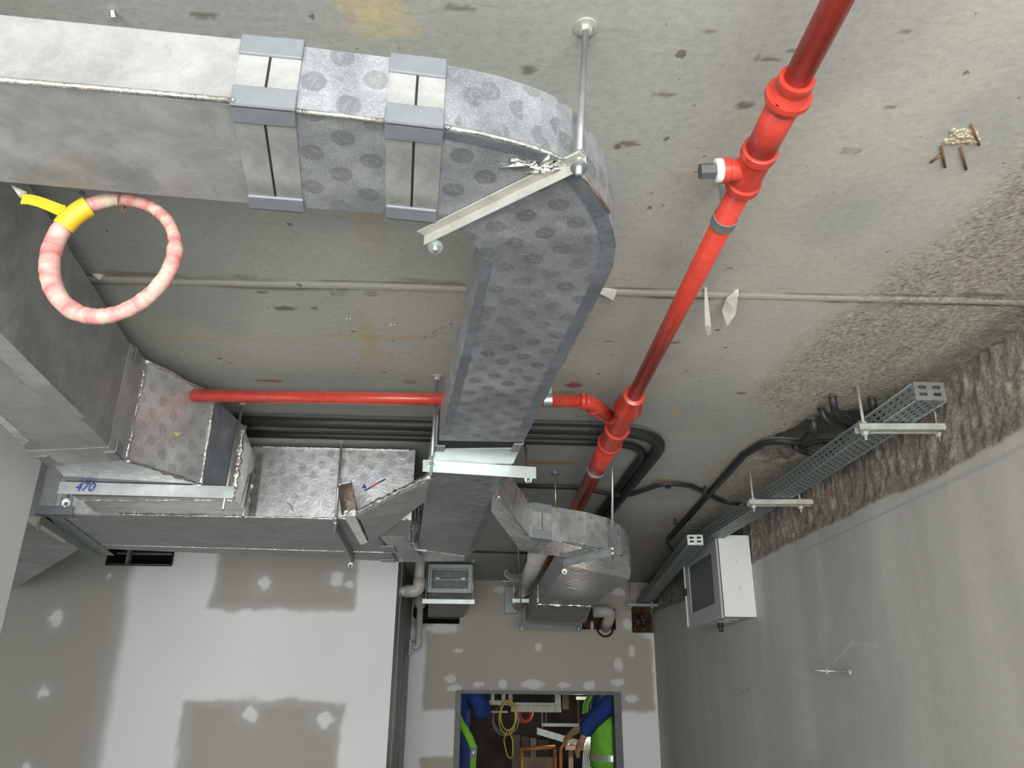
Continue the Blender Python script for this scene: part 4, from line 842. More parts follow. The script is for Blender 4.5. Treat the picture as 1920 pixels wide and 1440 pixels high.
traymesh(t, pts, wT, .05, ZT)
MB().obox(pts[3]+V((-wT*.45, 0, -.003)), pts[4]-pts[3], V((wT*.9, 0, 0)), V((0, 0, -.001))).build('cover_strip', M['teal'], t)
mb = MB()
for k, (x, y) in enumerate(((-.02, .3), (.02, .3), (-.02, .36), (.02, .36))): p = pts[3]+V((x, y-.4, -.002)); mb.tube([p, p-V((0, 0, .006))], .006, 6)
mb.build('splice_bolts', M['galv'], t)
t = thing('cable_tray', 'short lower cable tray with a two-slot end plate beside the white cabinet', 'cable tray', U(1304, 1012, z=2.66))
p = U(1304, 1022, z=2.665); pp_ = [V((p.x, p.y, 2.665)), V((p.x+.06, 4.5, 2.665)), V((p.x+.13, 5.3, 2.665)), V((p.x+.2, 5.9, 2.665)), V((p.x+.23, YB-.01, 2.665))]
traymesh(t, pp_, .075, .045, 2.665)
def strut_bracket(label, l, r, zt, rods, w_=.041, h=.022, name='tray_bracket', group='tray brackets on the right', mat='galv_dusty'):
    t = thing(name, label, 'bracket', (l.x, l.y, zt-h), group); mb = MB(); d = V((r.x-l.x, r.y-l.y, 0)); s_ = V((-d.y, d.x, 0)).normalized(); o = V((l.x, l.y, zt))-s_*w_/2
    mb.obox(o, d, s_*w_, V((0, 0, -.003))); mb.obox(o, d, s_*.003, V((0, 0, -h))); mb.obox(o+s_*(w_-.003), d, s_*.003, V((0, 0, -h))); mb.obox(o-V((0, 0, h)), d, s_*.010, V((0, 0, .003))); mb.obox(o-V((0, 0, h))+s_*(w_-.010), d, s_*.010, V((0, 0, .003)))
    mb.build('slotted_channel', M[mat], t, bevel=.001)
    for (x, y) in rods:
        threaded_rod(t, V((x, y, zt-h-.025)), V((x, y, ZC)), .0045).data.materials[0] = M[mat]; nut(t, V((x, y, zt-h-.006)), (0, 0, -1), .011, .009, mat); nut(t, V((x, y, zt+.006)), (0, 0, 1), .010, .008, mat)
z = ZT-.004
l, r = U(1606, 797, z=z), U(1780, 797, z=z); strut_bracket('pale dusty channel bracket under the near end of the cable tray', l, r, z, [(l.x+.022, l.y), (r.x-.025, l.y)])
l, r = U(1402, 938, z=z), U(1535, 938, z=z); r.x = min(r.x, 1.325); strut_bracket('pale dusty channel bracket half way along the cable tray beside the weaving conduit', l, r, z, [(l.x+.022, l.y), (r.x-.04, l.y)])
z = 2.655; l, r = U(1182, 1127, z=z), U(1258, 1130, z=z); r.x = min(r.x, 1.325); strut_bracket('dark channel bracket under both cable trays at the back wall', V((l.x, 6.2, 0)), V((1.325, 6.2, 0)), z, [(l.x+.03, 6.2), (1.28, 6.2)], mat='galv_dark')

# ================================================================== WHITE CABINET
x0, x1, y0, y1, z0, z1 = 1.176, XR-.002, 3.965, 4.66, 2.345, 2.745
TW = thing('wall_cabinet', 'white and grey wall mounted cabinet with a glazed door high on the right wall', 'cabinet', (x0, y0, z0))
mb = MB(); th = .004
mb.box((x0, y0, z0), (x1, y0+th, z1)); mb.build('side_panel', M['white'], TW, bevel=.001)
mb = MB(); mb.box((x0, y1-th, z0), (x1, y1, z1)); mb.box((x0, y0+th, z1-th), (x1, y1-th, z1)); mb.box((x0, y0+th, z0), (x1, y1-th, z0+th)); mb.box((x1-th, y0+th, z0+th), (x1, y1-th, z1-th)); mb.build('casing', M['cabgrey'], TW)
mb = MB(); dx = x0-.012; b_ = .10
mb.box((dx, y0+.012, z0-.005), (x0-.001, y0+.012+b_, z1)); mb.box((dx, y1-b_, z0-.005), (x0-.001, y1, z1)); mb.box((dx, y0+.012+b_, z1-.07), (x0-.001, y1-b_, z1)); mb.box((dx, y0+.012+b_, z0-.005), (x0-.001, y1-b_, z0+.075))
dr = mb.build('door', M['cabgrey'], TW, bevel=.001)
mb = MB(); mb.box((dx+.004, y0+.112, z0+.075), (dx+.007, y1-b_, z1-.07)); mb.build('glass_pane', M['glass'], dr)
mb = MB(); mb.box((dx-.006, y1-.012, z0+.01), (dx, y1-.002, z0+.18)); mb.box((dx-.006, y1-.012, z0+.22), (dx, y1-.002, z1-.01)); mb.build('door_edge', M['galv_bright'], dr)
MB().box((dx-.016, y1-.03, z0+.18), (dx, y1-.004, z0+.22)).build('latch', M['gap'], dr)
mb = MB()
for k in range(3): yy = y0+.12+k*.12; mb.box((x0+.03, yy, z0-.003), (x0+.10, yy+.012, z0-.0005))
mb.build('vent_slots', M['galv_bright'], TW)
mb = MB()
for k in (.33, .66):
    for j in (-.006, .006): c = V((x0+.085, y0-.0005, z1-.40*k+j)); mb.cyl(c, c-V((0, .001, 0)), .0022, 8)
mb.build('screw_holes', M['gap'], TW)
mb = MB(); c = V((x0+.05, y0+.26, z0)); mb.tube([c, c-V((0, 0, .03))], .016, 16); mb.tube([c-V((0, 0, .028)), c-V((0, 0, .05))], .012, 12); mb.build('cable_gland', M['black'], TW, True)
mb = MB()
for k in range(5):
    a = V((x0+.05+.01*k, y0+.18+.05*k, z1-.03)); mb.tube(path([a, a+V((.02, .12, -.08)), a+V((.01, .02*k, -.20)), a+V((.03, -.05, -.3))], .08), .007, 8)
mb.build('cable_bundle', M['gcable'], TW, True)
# bolts on the right wall
p = U(1595, 1260, x=XR); mb = MB(); mb.cyl(p+V((.01, 0, 0)), p-V((.135, 0, -.004)), .0045, 8); t = thing('wall_bolt', 'long threaded anchor bolt sticking out of the smooth right wall', 'bolt', p); mb.build('threaded_rod', M['galv'], t, True)
nut(t, p-V((.006, 0, 0)), (1, 0, 0), .012, .010, 'galv_bright'); nut(t, p-V((.09, 0, -.0025)), (1, 0, 0), .010, .008, 'galv_bright')
p = U(1407, 1290, x=XR); mb = MB(); q_ = U(1376, 1306, x=XR-.06); mb.cyl(p, q_, .0035, 8); tag(mb.build('wall_hook', M['galv_dark']), 'small bent steel pin low on the right wall left of the long bolt', 'pin')

# ================================================================== DAMPER BOX AND PVC PIPES
pa, pb = U(803, 1062, y=5.55), U(885, 1112, y=5.55); x0, x1, z0, z1 = pa.x, pb.x, pb.z, 2.83
TM = thing('fire_damper', 'square galvanised damper with two folded blades facing the room above the corridor', 'damper', (x0, 5.55, z0))
mb = MB(); w_ = .03
mb.box((x0, 5.55, z0), (x0+w_, 5.556, z1)); mb.box((x1-w_, 5.55, z0), (x1, 5.556, z1)); mb.box((x0+w_, 5.55, z0), (x1-w_, 5.556, z0+w_)); mb.box((x0+w_, 5.55, z1-w_), (x1-w_, 5.556, z1)); mb.build('flange', M['galv_dark'], TM, bevel=.001)
mb = MB(); mb.box((x0+.01, 5.556, z0+.01), (x0+.014, 5.95, z1-.005)); mb.box((x1-.014, 5.556, z0+.01), (x1-.01, 5.95, z1-.005)); mb.box((x0+.01, 5.556, z0+.006), (x1-.01, 5.95, z0+.01)); mb.box((x0+.01, 5.94, z0+.01), (x1-.01, 5.95, z1-.005)); mb.build('casing', M['galv_dark'], TM)
zc = (z0+z1)/2
for s_ in (0, 1):
    za, zb2 = (z0+w_+.004, zc-.006) if s_ == 0 else (zc+.006, z1-w_-.004)
    mb = MB(); mb.obox(V((x0+w_+.004, 5.575, za)), V((x1-x0-2*w_-.008, 0, 0)), V((0, .012, zb2-za)), V((0, .003, 0))); mb.box((x0+w_, 5.562, zb2-.004), (x1-w_, 5.578, zb2+.003)); mb.build('blade', M['galv_dark'], TM)
mb = MB()
for x_ in (x0+.055, x1-.075): mb.box((x_, 5.558, zc-.005), (x_+.025, 5.566, zc+.008))
mb.build('hinge_pins', M['galv_bright'], TM)
mb = MB(); mb.obox(V((x0-.03, 5.53, z0-.035)), V((x1-x0+.04, 0, 0)), V((0, .03, .03)), V((0, .004, -.002))); mb.build('foil_lip', M['tape'], TM)
a, b = U(792, 1123, y=5.5), U(890, 1127, y=5.5)
zz = a.z; angle_bracket('duct_hanger', 'bright angle bracket under the square damper box', V((a.x, 5.5, 0)), V((b.x, 5.5, 0)), zz, .03, .04, .003, 'galv_bright', 'angle bar hangers under the ducts', [((a.x+.02, 5.51), (a.x+.02, 5.51)), ((b.x-.015, 5.51), (b.x-.015, 5.51))], .005, (0, 1, 0))
mb = MB(); a = U(800, 1163, y=YB); b = U(866, 1163, y=YB); c, d = U(803, 1131, y=5.62), U(882, 1131, y=5.62)
t = thing('rectangular_duct', 'short dull duct stub running from the damper box into the corridor end wall', 'air duct', a)
mb.loft([[V((c.x, 5.62, c.z)), V((d.x, 5.62, c.z)), V((d.x, 5.62, 2.80)), V((c.x, 5.62, 2.80))], [V((a.x, YB+.1, a.z+.02)), V((b.x, YB+.1, a.z+.02)), V((b.x, YB+.1, 2.75)), V((a.x, YB+.1, 2.75))]]); mb.build('duct_body', M['foil_plain'], t, bevel=.002)
# pvc P1
z = U(785, 1108, y=5.3); r = .033
t = thing('waste_pipe', 'off-white plastic pipe with fat elbow and steel collar at the left partition end', 'pipe', z)
p0 = U(781, 1040, y=5.3); p0 = V((z.x, 5.3, 2.84)); p1 = V((z.x, 5.3, z.z)); p2 = V((XP+.0, 5.3, z.z-.004)); 
MB().tube([p0, p1+V((0, 0, .05))], r, 22).build('pipe', M['pvc'], t, True)
mb = MB(); P_ = path([p1+V((0, 0, .08)), p1, p2+V((.03, 0, 0))], .05, 10); mb.tube(P_, r*1.22, 22); mb.build('elbow', M['pvc'], t, True)
MB().tube([p2+V((.05, 0, 0)), p2+V((-.0, 0, 0))], r, 20).build('pipe', M['pvc'], t, True)
mb = MB(); mb.tube([p2+V((.012, 0, 0)), p2+V((.004, 0, 0))], r*1.12, 20); mb.tube([p2+V((.004, 0, 0)), p2], [r*1.2, r*1.7], 20); mb.build('collar', M['galv_bright'], t, True)
a, b, c = U(788, 1135, y=6.2), U(787, 1214, y=6.2), U(765, 1215, y=6.2)
t = thing('waste_pipe', 'thinner grey plastic pipe dropping beside the left corridor wall to a small elbow', 'pipe', b)
P_ = path([V((a.x, 6.2, a.z+.06)), V((a.x, 6.2, b.z)), V((XP+.01, 6.2, b.z))], .05, 10); MB().tube(P_, .025, 18).build('pipe', M['pvc'], t, True)
MB().tube([V((a.x, 6.2, a.z-.02)), V((a.x, 6.2, a.z+.02)), V((a.x, 6.24, a.z+.07))], [.03, .05, .055], 18).build('reducer', M['pvc'], t, True)
mb = MB(); mb.box((XP+.0, 6.17, b.z-.06), (XP+.015, 6.23, b.z+.05)); mb.box((XP+.015, 6.185, b.z-.03), (XP+.03, 6.215, b.z+.03)); mb.build('wall_clamp', M['galv_dark'], t)
p = V((-.50, YB, 2.60)); mb = MB(); mb.tube([p+V((0, .1, 0)), p+V((0, .02, 0))], .066, 20); tag(mb.build('hole_shade_plug', M['blk2']), 'black plug painting the shade of the round hole behind the off-white elbow', 'hole')  # solid plug whose black colour stands for the darkness of the hole
# pvc P2
a, b = U(1014, 1030, z=2.66), U(980, 1108, z=2.66)
t = thing('waste_pipe', 'off-white plastic pipe running under the ceiling left of the smaller duct', 'pipe', b)
MB().tube([V((b.x+.02, a.y+.0, 2.67)), V((b.x, 5.7, 2.66))], .045, 22).build('pipe', M['pvc'], t, True)
mb = MB()
for yy in (a.y+.25, 5.45): mb.tube([V((b.x+.008, yy, 2.665)), V((b.x+.008, yy+.02, 2.665))], .048, 22)
mb.build('clamp_ring', M['pvc'], t, True)
P_ = [V((b.x, 5.7+.02*k, 2.66)) for k in range(38)]; MB().tube(P_, [.047 if k % 2 else .040 for k in range(38)], 18).build('corrugated_sleeve', M['pvc'], t, True)
l, r = U(968, 1108, z=2.612), U(998, 1108, z=2.612); strut_bracket('short white bar under the off-white pipe beside the smaller duct', V((b.x-.07, 5.62, 0)), V((b.x+.065, 5.62, 0)), 2.612, [(b.x-.06, 5.62)], .03, .028, 'pipe_bracket', None, 'galv_bright')
# coiled white cable + little box
c = U(968, 1070, y=5.9); mb = MB()
for k in range(4):
    mb.tube([c+V((math.cos(a)*(.085-.006*k), .03*k, math.sin(a)*(.045-.003*k)+.012*k-.02)) for a in [i*2*math.pi/28 for i in range(28)]], .009, 8, closed=True)
tag(mb.build('cable_coil', M['pvc'], smooth=True), 'small coil of white cable under the ceiling left of the plastic pipe', 'cable coil')
a, b = U(947, 1100, y=YB-.06), U(965, 1150, y=YB-.06); t = thing('junction_box', 'narrow grey metal box on the back wall behind the smaller duct', 'box', (a.x, YB, b.z))
MB().box((a.x, YB-.06, b.z), (b.x+.02, YB-.002, a.z)).build('box_body', M['cabgrey'], t, bevel=.003); MB().box((b.x+.02, YB-.07, a.z-.09), (b.x+.05, YB-.03, a.z-.04)).build('red_connector', M['red'], t, bevel=.004)
MB().box((a.x-.02, YB-.05, a.z+.04), (b.x+.10, YB-.04, a.z+.05)).build('fixing_bar', M['galv'], t)
# pvc P3
a = U(1112, 1147, y=6.15); b = U(1150, 1147, y=6.15); c = U(1136, 1178, y=YB)
t = thing('waste_pipe', 'off-white plastic pipe with elbow right of the smaller duct entering the back wall', 'pipe', b)
P_ = path([a, V((b.x-.015, 6.15, b.z)), V((b.x-.03, 6.22, b.z-.06)), V((c.x, YB+.08, c.z))], .06, 8); MB().tube(P_, .042, 20).build('pipe', M['pvc'], t, True)
mb = MB(); cc = V((c.x-.01, YB-.03, c.z-.002)); mb.tube([cc+V((math.cos(q)*.062, 0, math.sin(q)*.062)) for q in [math.pi*.9+i*math.pi*1.3/20 for i in range(21)]], .008, 8); mb.build('clamp_ring', M['gap'], t, True)
mb = MB(); p = U(1110, 1165, y=6.1); mb.cyl(p, p-V((0, 0, .06)), .012, 10); tag(mb.build('rod_end', M['pvc'], smooth=True), 'short white rod end hanging at the corner of the smaller duct mouth', 'rod')

# ================================================================== TAPED HOSE RING
y_ = .955; cR = U(210, 484, y=y_); tp_, bt_ = U(210, 373, y=y_), U(210, 594, y=y_); lf_, rt_ = U(95, 480, y=y_), U(327, 480, y=y_)
rv, rh = (tp_.z-bt_.z)/2, (rt_.x-lf_.x)/2
T_ = thing('hose_ring', 'pink and cream taped hose ring hanging below the top left duct', 'hose ring', (cR.x, y_, (tp_.z+bt_.z)/2-rv))
n = 96; cc = V((cR.x, y_, (tp_.z+bt_.z)/2)); P_ = []; RR = []
for k in range(n):
    a = 2*math.pi*k/n; P_.append(cc+V((math.cos(a)*rh, .004*math.sin(2*a), math.sin(a)*rv))); RR.append((.0105 if not (0.2 < a < 2.2) else .0088)+.003*max(0, -math.cos(a))*1+random.uniform(-.0006, .0006))
MB().tube(P_, RR, 18, closed=True).build('taped_hose', M['ring'], T_, True)
i0 = int(n*.392); mb = MB(); mb.tube([P_[i0+k] for k in range(-4, 5)], [RR[i0]+.0018]*9, 18, cap=False); mb.build('tape_wrap', M['yellow'], T_, True)
e1 = P_[i0]; q = V((-.055, -.004, .012)); mb = MB(); secs = []
for k in range(7):
    t_ = k/6; c = e1+q*t_+V((-.008, -.012+.006*math.sin(t_*5), -.002+.006*math.sin(t_*3.2))); hh = .0095-.002*t_; secs.append([c+V((0, 0, hh)), c-V((0, 0, hh)), c+V((.0, .0012, -hh)), c+V((0, .0012, hh))])
mb.loft(secs); mb.build('tape_tail', M['yellow'], T_)
MB().tube([secs[-1][0], secs[-1][0]+V((-.018, 0, .014))], [.006, .001], 8).build('paper_tip', M['pale'], T_)
mb = MB(); mb.tube([cc+V((-.004, .0, rv+.008)), V((cc.x-.002, y_+.002, ZA-.002)), V((cc.x+.004, .955, ZA-.002))], .0012, 6); mb.tube([cc+V((math.cos(a)*.003-.003, math.sin(a)*.0125, rv+math.cos(a)*.0125)) for a in [i*.5 for i in range(13)]], .0009, 6); mb.build('tie_wire', M['rust'], T_, True)

# ================================================================== BITS ON THE CEILING
def flap(label, pts, th=.0012, mat='pale'):
    """thin torn film: two rails of points, crossed by faces"""
    secs = [[a, b, b+V((0, 0, th)), a+V((0, 0, th))] for a, b in pts]; return tag(MB().loft(secs).build('torn_film_strip', M[mat]), label, 'film strip')
flap('narrow pale film strip hanging from the ceiling joint just right of the red main', [(U(1321, 538, z=ZC), U(1325, 538, z=ZC)), (U(1321, 575, z=ZC-.03), U(1329, 575, z=ZC-.03)), (U(1322, 612, z=ZC-.055), U(1333, 610, z=ZC-.055)), (U(1326, 629, z=ZC-.06), U(1334, 627, z=ZC-.062))])
flap('wider silvery film flap curling down from the ceiling joint, rightmost of the hanging strips', [(U(1380, 543, z=ZC), U(1385, 543, z=ZC)), (U(1362, 560, z=ZC-.012), U(1384, 556, z=ZC-.02)), (U(1354, 582, z=ZC-.02), U(1380, 588, z=ZC-.04)), (U(1360, 612, z=ZC-.05), U(1364, 612, z=ZC-.055))])
flap('pale torn paper flap at the ceiling joint against the long middle duct', [(U(1112, 543, z=ZC-.004), U(1114, 549, z=ZC-.004)), (U(1135, 540, z=ZC-.002), U(1138, 557, z=ZC-.012)), (U(1157, 544, z=ZC-.003), U(1150, 564, z=ZC-.016))])
flap('small grey film scrap at the ceiling joint beside the left duct', [(U(172, 514, z=ZC-.003), U(174, 518, z=ZC-.003)), (U(186, 514, z=ZC-.003), U(186, 525, z=ZC-.012)), (U(197, 517, z=ZC-.001), U(194, 518, z=ZC-.002))])
flap('tiny pale film scrap on the ceiling above the top left duct edge', [(U(207, 20, z=ZC-.002), U(213, 20, z=ZC-.002)), (U(208, 32, z=ZC-.02), U(216, 32, z=ZC-.02))])
T_ = thing('chipped_patch', 'cream mortar patch with rusty bars exposed in the ceiling at the upper right', 'patch', U(1800, 256, z=ZC))
mb = MB()
for k in range(60):
    p = U(1775+random.uniform(0, 55), 246+random.uniform(-2, 22), z=ZC); mb.tube([p+V((0, 0, .004)), p-V((0, 0, random.uniform(.001, .005)))], [random.uniform(.006, .014), .003], 7)
mb.build('mortar', M['mortar'], T_, True)
mb = MB()
for a, b, c, d in ((1822, 234, 1836, 272), (1766, 274, 1772, 314), (1802, 276, 1812, 318), (1745, 305, 1765, 290)): mb.tube([U(a, b, z=ZC-.003), U(c, d, z=ZC-.003)], .0022, 6)
mb.build('rusty_bar', M['rust'], T_, True)
mb = MB()
for a, b in ((654, 597), (736, 608)):
    for dx_ in (-3, 3): mb.cyl(U(a+dx_, b+3, z=ZC), U(a+dx_, b-3, z=ZC)-V((0, 0, .006)), .0012, 6)
tag(mb.build('staple_pair', M['galv_bright']), 'two pairs of tiny bright staples left in the ceiling between the ducts', 'staples')

# ================================================================== ROOM BEYOND THE DOOR
def B7(a, b, y): return U(a, b, y=y)
y = 7.0; a, b = B7(958, 1297, y), B7(1052, 1336, y)
TF = thing('fan_coil_unit', 'pale metal ceiling fan coil box with the shade of its rectangular mouth painted black seen through the doorway', 'fan coil', (a.x, y, b.z))
x0, x1, z0, z1 = a.x, b.x, b.z, b.z+.30
mb = MB(); mb.box((x0, y+.02, z0+.02), (x1, y+.6, z1)); mb.build('casing', M['blk2'], TF)  # solid box, its black colour stands for shade inside the mouth
mb = MB(); mb.box((x0-.02, y, z0+.05), (x0+.015, y+.03, z1)); mb.box((x1-.05, y, z0), (x1, y+.03, z1)); mb.box((x0, y, z0+.05), (x1-.05, y+.03, z0+.075)); mb.box((x0, y, z0), (x1-.05, y+.03, z0+.05)); mb.build('mouth_frame', M['galv_dusty'], TF, bevel=.003)
mb = MB(); c, d = B7(916, 1300, y), B7(952, 1322, y); mb.box((c.x, y+.02, d.z), (d.x, y+.3, d.z+.035)); mb.box((c.x+.02, y+.02, d.z+.035), (c.x+.05, y+.2, z1)); mb.box((c.x+.11, y+.02, d.z+.035), (c.x+.14, y+.2, z1)); mb.box((c.x, y+.03, d.z-.06), (d.x, y+.1, d.z-.045)); mb.build('side_casing', M['galv_dusty'], TF)
c, d = B7(1055, 1300, y), B7(1068, 1330, y); MB().box((c.x, y+.05, d.z), (d.x, y+.4, z1)).build('control_box', M['timber'], TF)
mb = MB(); 
for xx in (x0+.05, x1-.05): mb.cyl((xx, y+.3, z1-.01), (xx, y+.3, ZC), .005, 8)
mb.build('hanger_rods', M['galv_dark'], TF)
def coil(label, c, rx, rz_, n_, r, mat, tail=None, dy=.012):
    t = thing('cable_coil', label, 'cable coil', c, 'cable coils hanging in the far room'); mb = MB()
    for k in range(n_):
        j = random.uniform(.85, 1.1); o = V((random.uniform(-.008, .008), dy*k, random.uniform(-.012, .012)))
        mb.tube([c+o+V((math.cos(q)*rx*j, 0, math.sin(q)*rz_*j)) for q in [i*2*math.pi/30 for i in range(30)]], r, 7, closed=True)
    mb.build('loops', M[mat], t, True)
    if tail: mb = MB(); [mb.tube(path(p, .05), r, 7) for p in tail]; mb.build('tail', M[mat], t, True)
    mb = MB(); mb.cyl(c+V((0, .02, rz_)), V((c.x, c.y+.02, ZC)), .002, 6); mb.build('tie', M['gcable'], t)
y = 6.85; c = B7(953, 1344, y)
coil('yellow cable coil with a long drooping loop hanging in the middle of the doorway', c, .062, .11, 5, .0045, 'ycable', [[c+V((0, 0, -.09)), c+V((-.035, 0, -.17)), c+V((-.01, 0, -.27)), c+V((.015, 0, -.31)), c+V((.04, 0, -.28)), c+V((.035, 0, -.17)), c+V((0, 0, -.09))]])
coil('red cable coil just right of the yellow coil in the doorway', B7(984, 1336, y+.35), .058, .075, 3, .012, 'rcable')
coil('grey cable coil behind and left of the yellow coil in the doorway', B7(946, 1350, y+.3), .10, .11, 2, .007, 'gcable')
# orange trestle
y = 6.95; T_ = thing('scaffold_trestle', 'orange tubular trestle frame standing in the far room behind the doorway', 'scaffold', B7(1010, 1440, y).xyz*V((1, 1, 0)).length if False else V((B7(1010, 1440, y).x, y, 0)))
a, b, c = B7(977, 1405, y), B7(1040, 1400, y), B7(1052, 1400, y)
for pa_, pb_ in ((a, V((a.x, y, 0))), (b, V((b.x, y, 0)))): MB().cyl(V((pa_.x, y, a.z)), pb_, .014, 12).build('upright', M['orange'], T_, True)
MB().tube([V((a.x-.005, y, a.z)), V((b.x+.005, y, a.z+.02))], .016, 12).build('top_rail', M['orange'], T_, True); MB().tube([V((a.x, y, .9)), V((b.x, y, .9))], .012, 12).build('cross_rail', M['orange'], T_, True)
P_ = path([V((c.x, y+.05, 0)), V((c.x, y+.05, c.z-.02)), V((c.x+.06, y+.05, c.z+.06)), V((c.x+.1, y+.05, c.z+.07))], .04); MB().tube(P_, .014, 12).build('bent_stay', M['orange'], T_, True)
MB().box((a.x-.0, y+.06, .9), (b.x, y+.07, a.z-.06)).build('mesh_panel', M['timber'], T_)
# boards against the far wall
y = 9.3
for k, (xa, xb, m_) in enumerate(((960, 975, 'grey-brown'), (977, 992, 'warm brown'), (994, 1006, 'pale'), (1008, 1030, 'dark brown'))):
    a, b = B7(xa, 1378+3*k, y), B7(xb, 1440, y); mb = MB(); mb.box((a.x, y+.06*0, 0), (b.x, y+.04, a.z)); tag(mb.build('timber_board', simple('board_'+str(k), [(0.24, 0.2, 0.17), (0.20, 0.14, 0.11), (0.4, 0.36, 0.33), (0.14, 0.10, 0.08)][k], .8)), m_+' timber board leaning on the far wall in the dark room beyond the doorway', 'board', 'boards in the far room')
mb = MB(); a, b = B7(1007, 1364, 8.2), B7(1100, 1392, 8.2); mb.obox(a, b-a, V((0, .03, 0)), V((0, 0, -.06))); mb.cyl(a+V((.05, .015, 0)), V((a.x+.05, 8.215, ZC)), .006, 8); tag(mb.build('metal_channel', M['galv_dark']), 'slanting grey metal channel hanging in the dark room beyond the doorway', 'channel')
mb = MB(); a, b = B7(1015, 1358, 8.6), B7(1085, 1361, 8.6); mb.box((a.x, 8.6, a.z-.02), (b.x+.1, 8.63, a.z+.01)); mb.cyl((a.x+.05, 8.61, a.z), (a.x+.05, 8.61, ZC), .006, 8); mb.cyl((b.x, 8.61, a.z), (b.x, 8.61, ZC), .006, 8); tag(mb.build('hanging_rail', M['galv_dark']), 'level grey rail hung on rods deep in the room beyond the doorway', 'rail')
# tool table clutter and lamp
T_ = thing('work_bench', 'cluttered dark bench top between the two workers seen through the doorway', 'bench', V((B7(1080, 1400, 7.5).x, 7.5, 0)))
a, b = B7(1058, 1398, 7.5), B7(1105, 1400, 7.5); MB().box((a.x, 7.4, a.z-.03), (b.x+.2, 7.7, a.z)).build('bench_top', M['timber'], T_)
for xx in (a.x+.03, b.x+.15): MB().box((xx, 7.45, 0), (xx+.04, 7.5, a.z-.03)).build('leg', M['timber'], T_)
for k in range(7):
    mb = MB(); p = V((a.x+.03+k*.04, 7.42+random.uniform(0, .1), a.z)); q = p+V((random.uniform(-.05, .05), random.uniform(-.03, .03), .012)); mb.tube([p+V((0, 0, .012)), q], random.uniform(.006, .012), 8)
    tag(mb.build('hand_tool', M[('galv', 'rust', 'galv_dark', 'pvc', 'rcable', 'galv', 'rust')[k]]), ['small steel', 'rust brown', 'dull grey', 'off-white', 'red', 'bright steel', 'dark brown'][k]+' tool lying on the bench beyond the doorway', 'tool', 'tools on the bench')
p = B7(1110, 1392, 7.45); T_ = thing('work_lamp', 'small lit work lamp glowing beside the right worker', 'lamp', V((p.x, 7.45, a.z)))
MB().tube([V((p.x, 7.45, a.z)), V((p.x, 7.45, p.z))], [.02, .012], 12).build('stem', M['galv'], T_); MB().box((p.x-.03, 7.43, p.z-.01), (p.x+.03, 7.47, p.z+.035)).build('lamp_glass', M['lamp'], T_, bevel=.004)
pl = bpy.data.lights.new('work_lamp_light', 'POINT'); pl.energy = 5; pl.color = (1, .9, .75); pl.shadow_soft_size = .05; lo = bpy.data.objects.new('work_lamp_light', pl); COL.objects.link(lo); lo.location = (p.x-.1, 7.2, p.z+.2)
mb = MB(); a = B7(1088, 1440, 7.2); 
for k in range(6): mb.tube(path([V((a.x+.0+.012*k, 7.2, 0)), V((a.x+.01*k, 7.2, 1.2)), V((a.x+.03+.015*k, 7.2, 1.55)), V((a.x+.06+.01*k, 7.2, 1.68))], .1), .006, 7)
tag(mb.build('cable_bundle', M['galv_bright'], smooth=True), 'bundle of silvery cables rising beside the right worker', 'cables')
mb = MB(); p = B7(1080, 1300, 7.6); mb.box((p.x, 7.6, B7(1080, 1312, 7.6).z), (p.x+.25, 7.66, B7(1080, 1306, 7.6).z)); mb.box((p.x, 7.6, B7(1080, 1300, 7.6).z), (p.x+.02, 7.66, ZC)); mb.box((p.x+.23, 7.6, B7(1080, 1300, 7.6).z-.03), (p.x+.25, 7.66, ZC)); tag(mb.build('suspended_bar', M['galv_dusty']), 'short pale suspended bar above the bench beyond the doorway', 'frame')

# scaffold deck for the workers
T_ = thing('scaffold_deck', 'low timber scaffold deck under the two workers beyond the doorway', 'scaffold', (0.4, 6.95, 0)); DK = .62
MB().box((-.45, 6.66, DK-.04), (1.25, 6.90, DK)).build('deck_board', M['timber'], T_); MB().box((-.45, 7.02, DK-.04), (1.25, 7.25, DK)).build('deck_board', M['timber'], T_)
for xx in (-.4, 1.2):
    for yy in (6.75, 7.15): MB().cyl((xx, yy, 0), (xx, yy, DK-.04), .02, 12).build('leg', M['orange'], T_)

# ------------------------------------------------------------------ people
def skin(name, nodes, edges, mat, parent, root=0, sub=2):
    """continuous skinned body: nodes = {key: (pos, rx[, ry])}"""
    ks = list(nodes); idx = {k: i for i, k in enumerate(ks)}; c = WL[parent.name]
    me = bpy.data.meshes.new(name); me.from_pydata([tuple(V(nodes[k][0])-c) for k in ks], [(idx[a], idx[b]) for a, b in edges], []); me.materials.append(mat)
    o = bpy.data.objects.new(name, me); COL.objects.link(o); place(o, c, parent)
    m = o.modifiers.new('skin', 'SKIN'); m.use_smooth_shade = True
    sv = me.skin_vertices[0].data if me.skin_vertices else None
    if sv is None: me.attributes.new
    for k in ks:
        n_ = nodes[k]; sv[idx[k]].radius = (n_[1], n_[2] if len(n_) > 2 else n_[1]); sv[idx[k]].use_root = (idx[k] == root)
    s_ = o.modifiers.new('sub', 'SUBSURF'); s_.levels = sub; s_.render_levels = sub; return o
def ensure_skin(me):
    pass
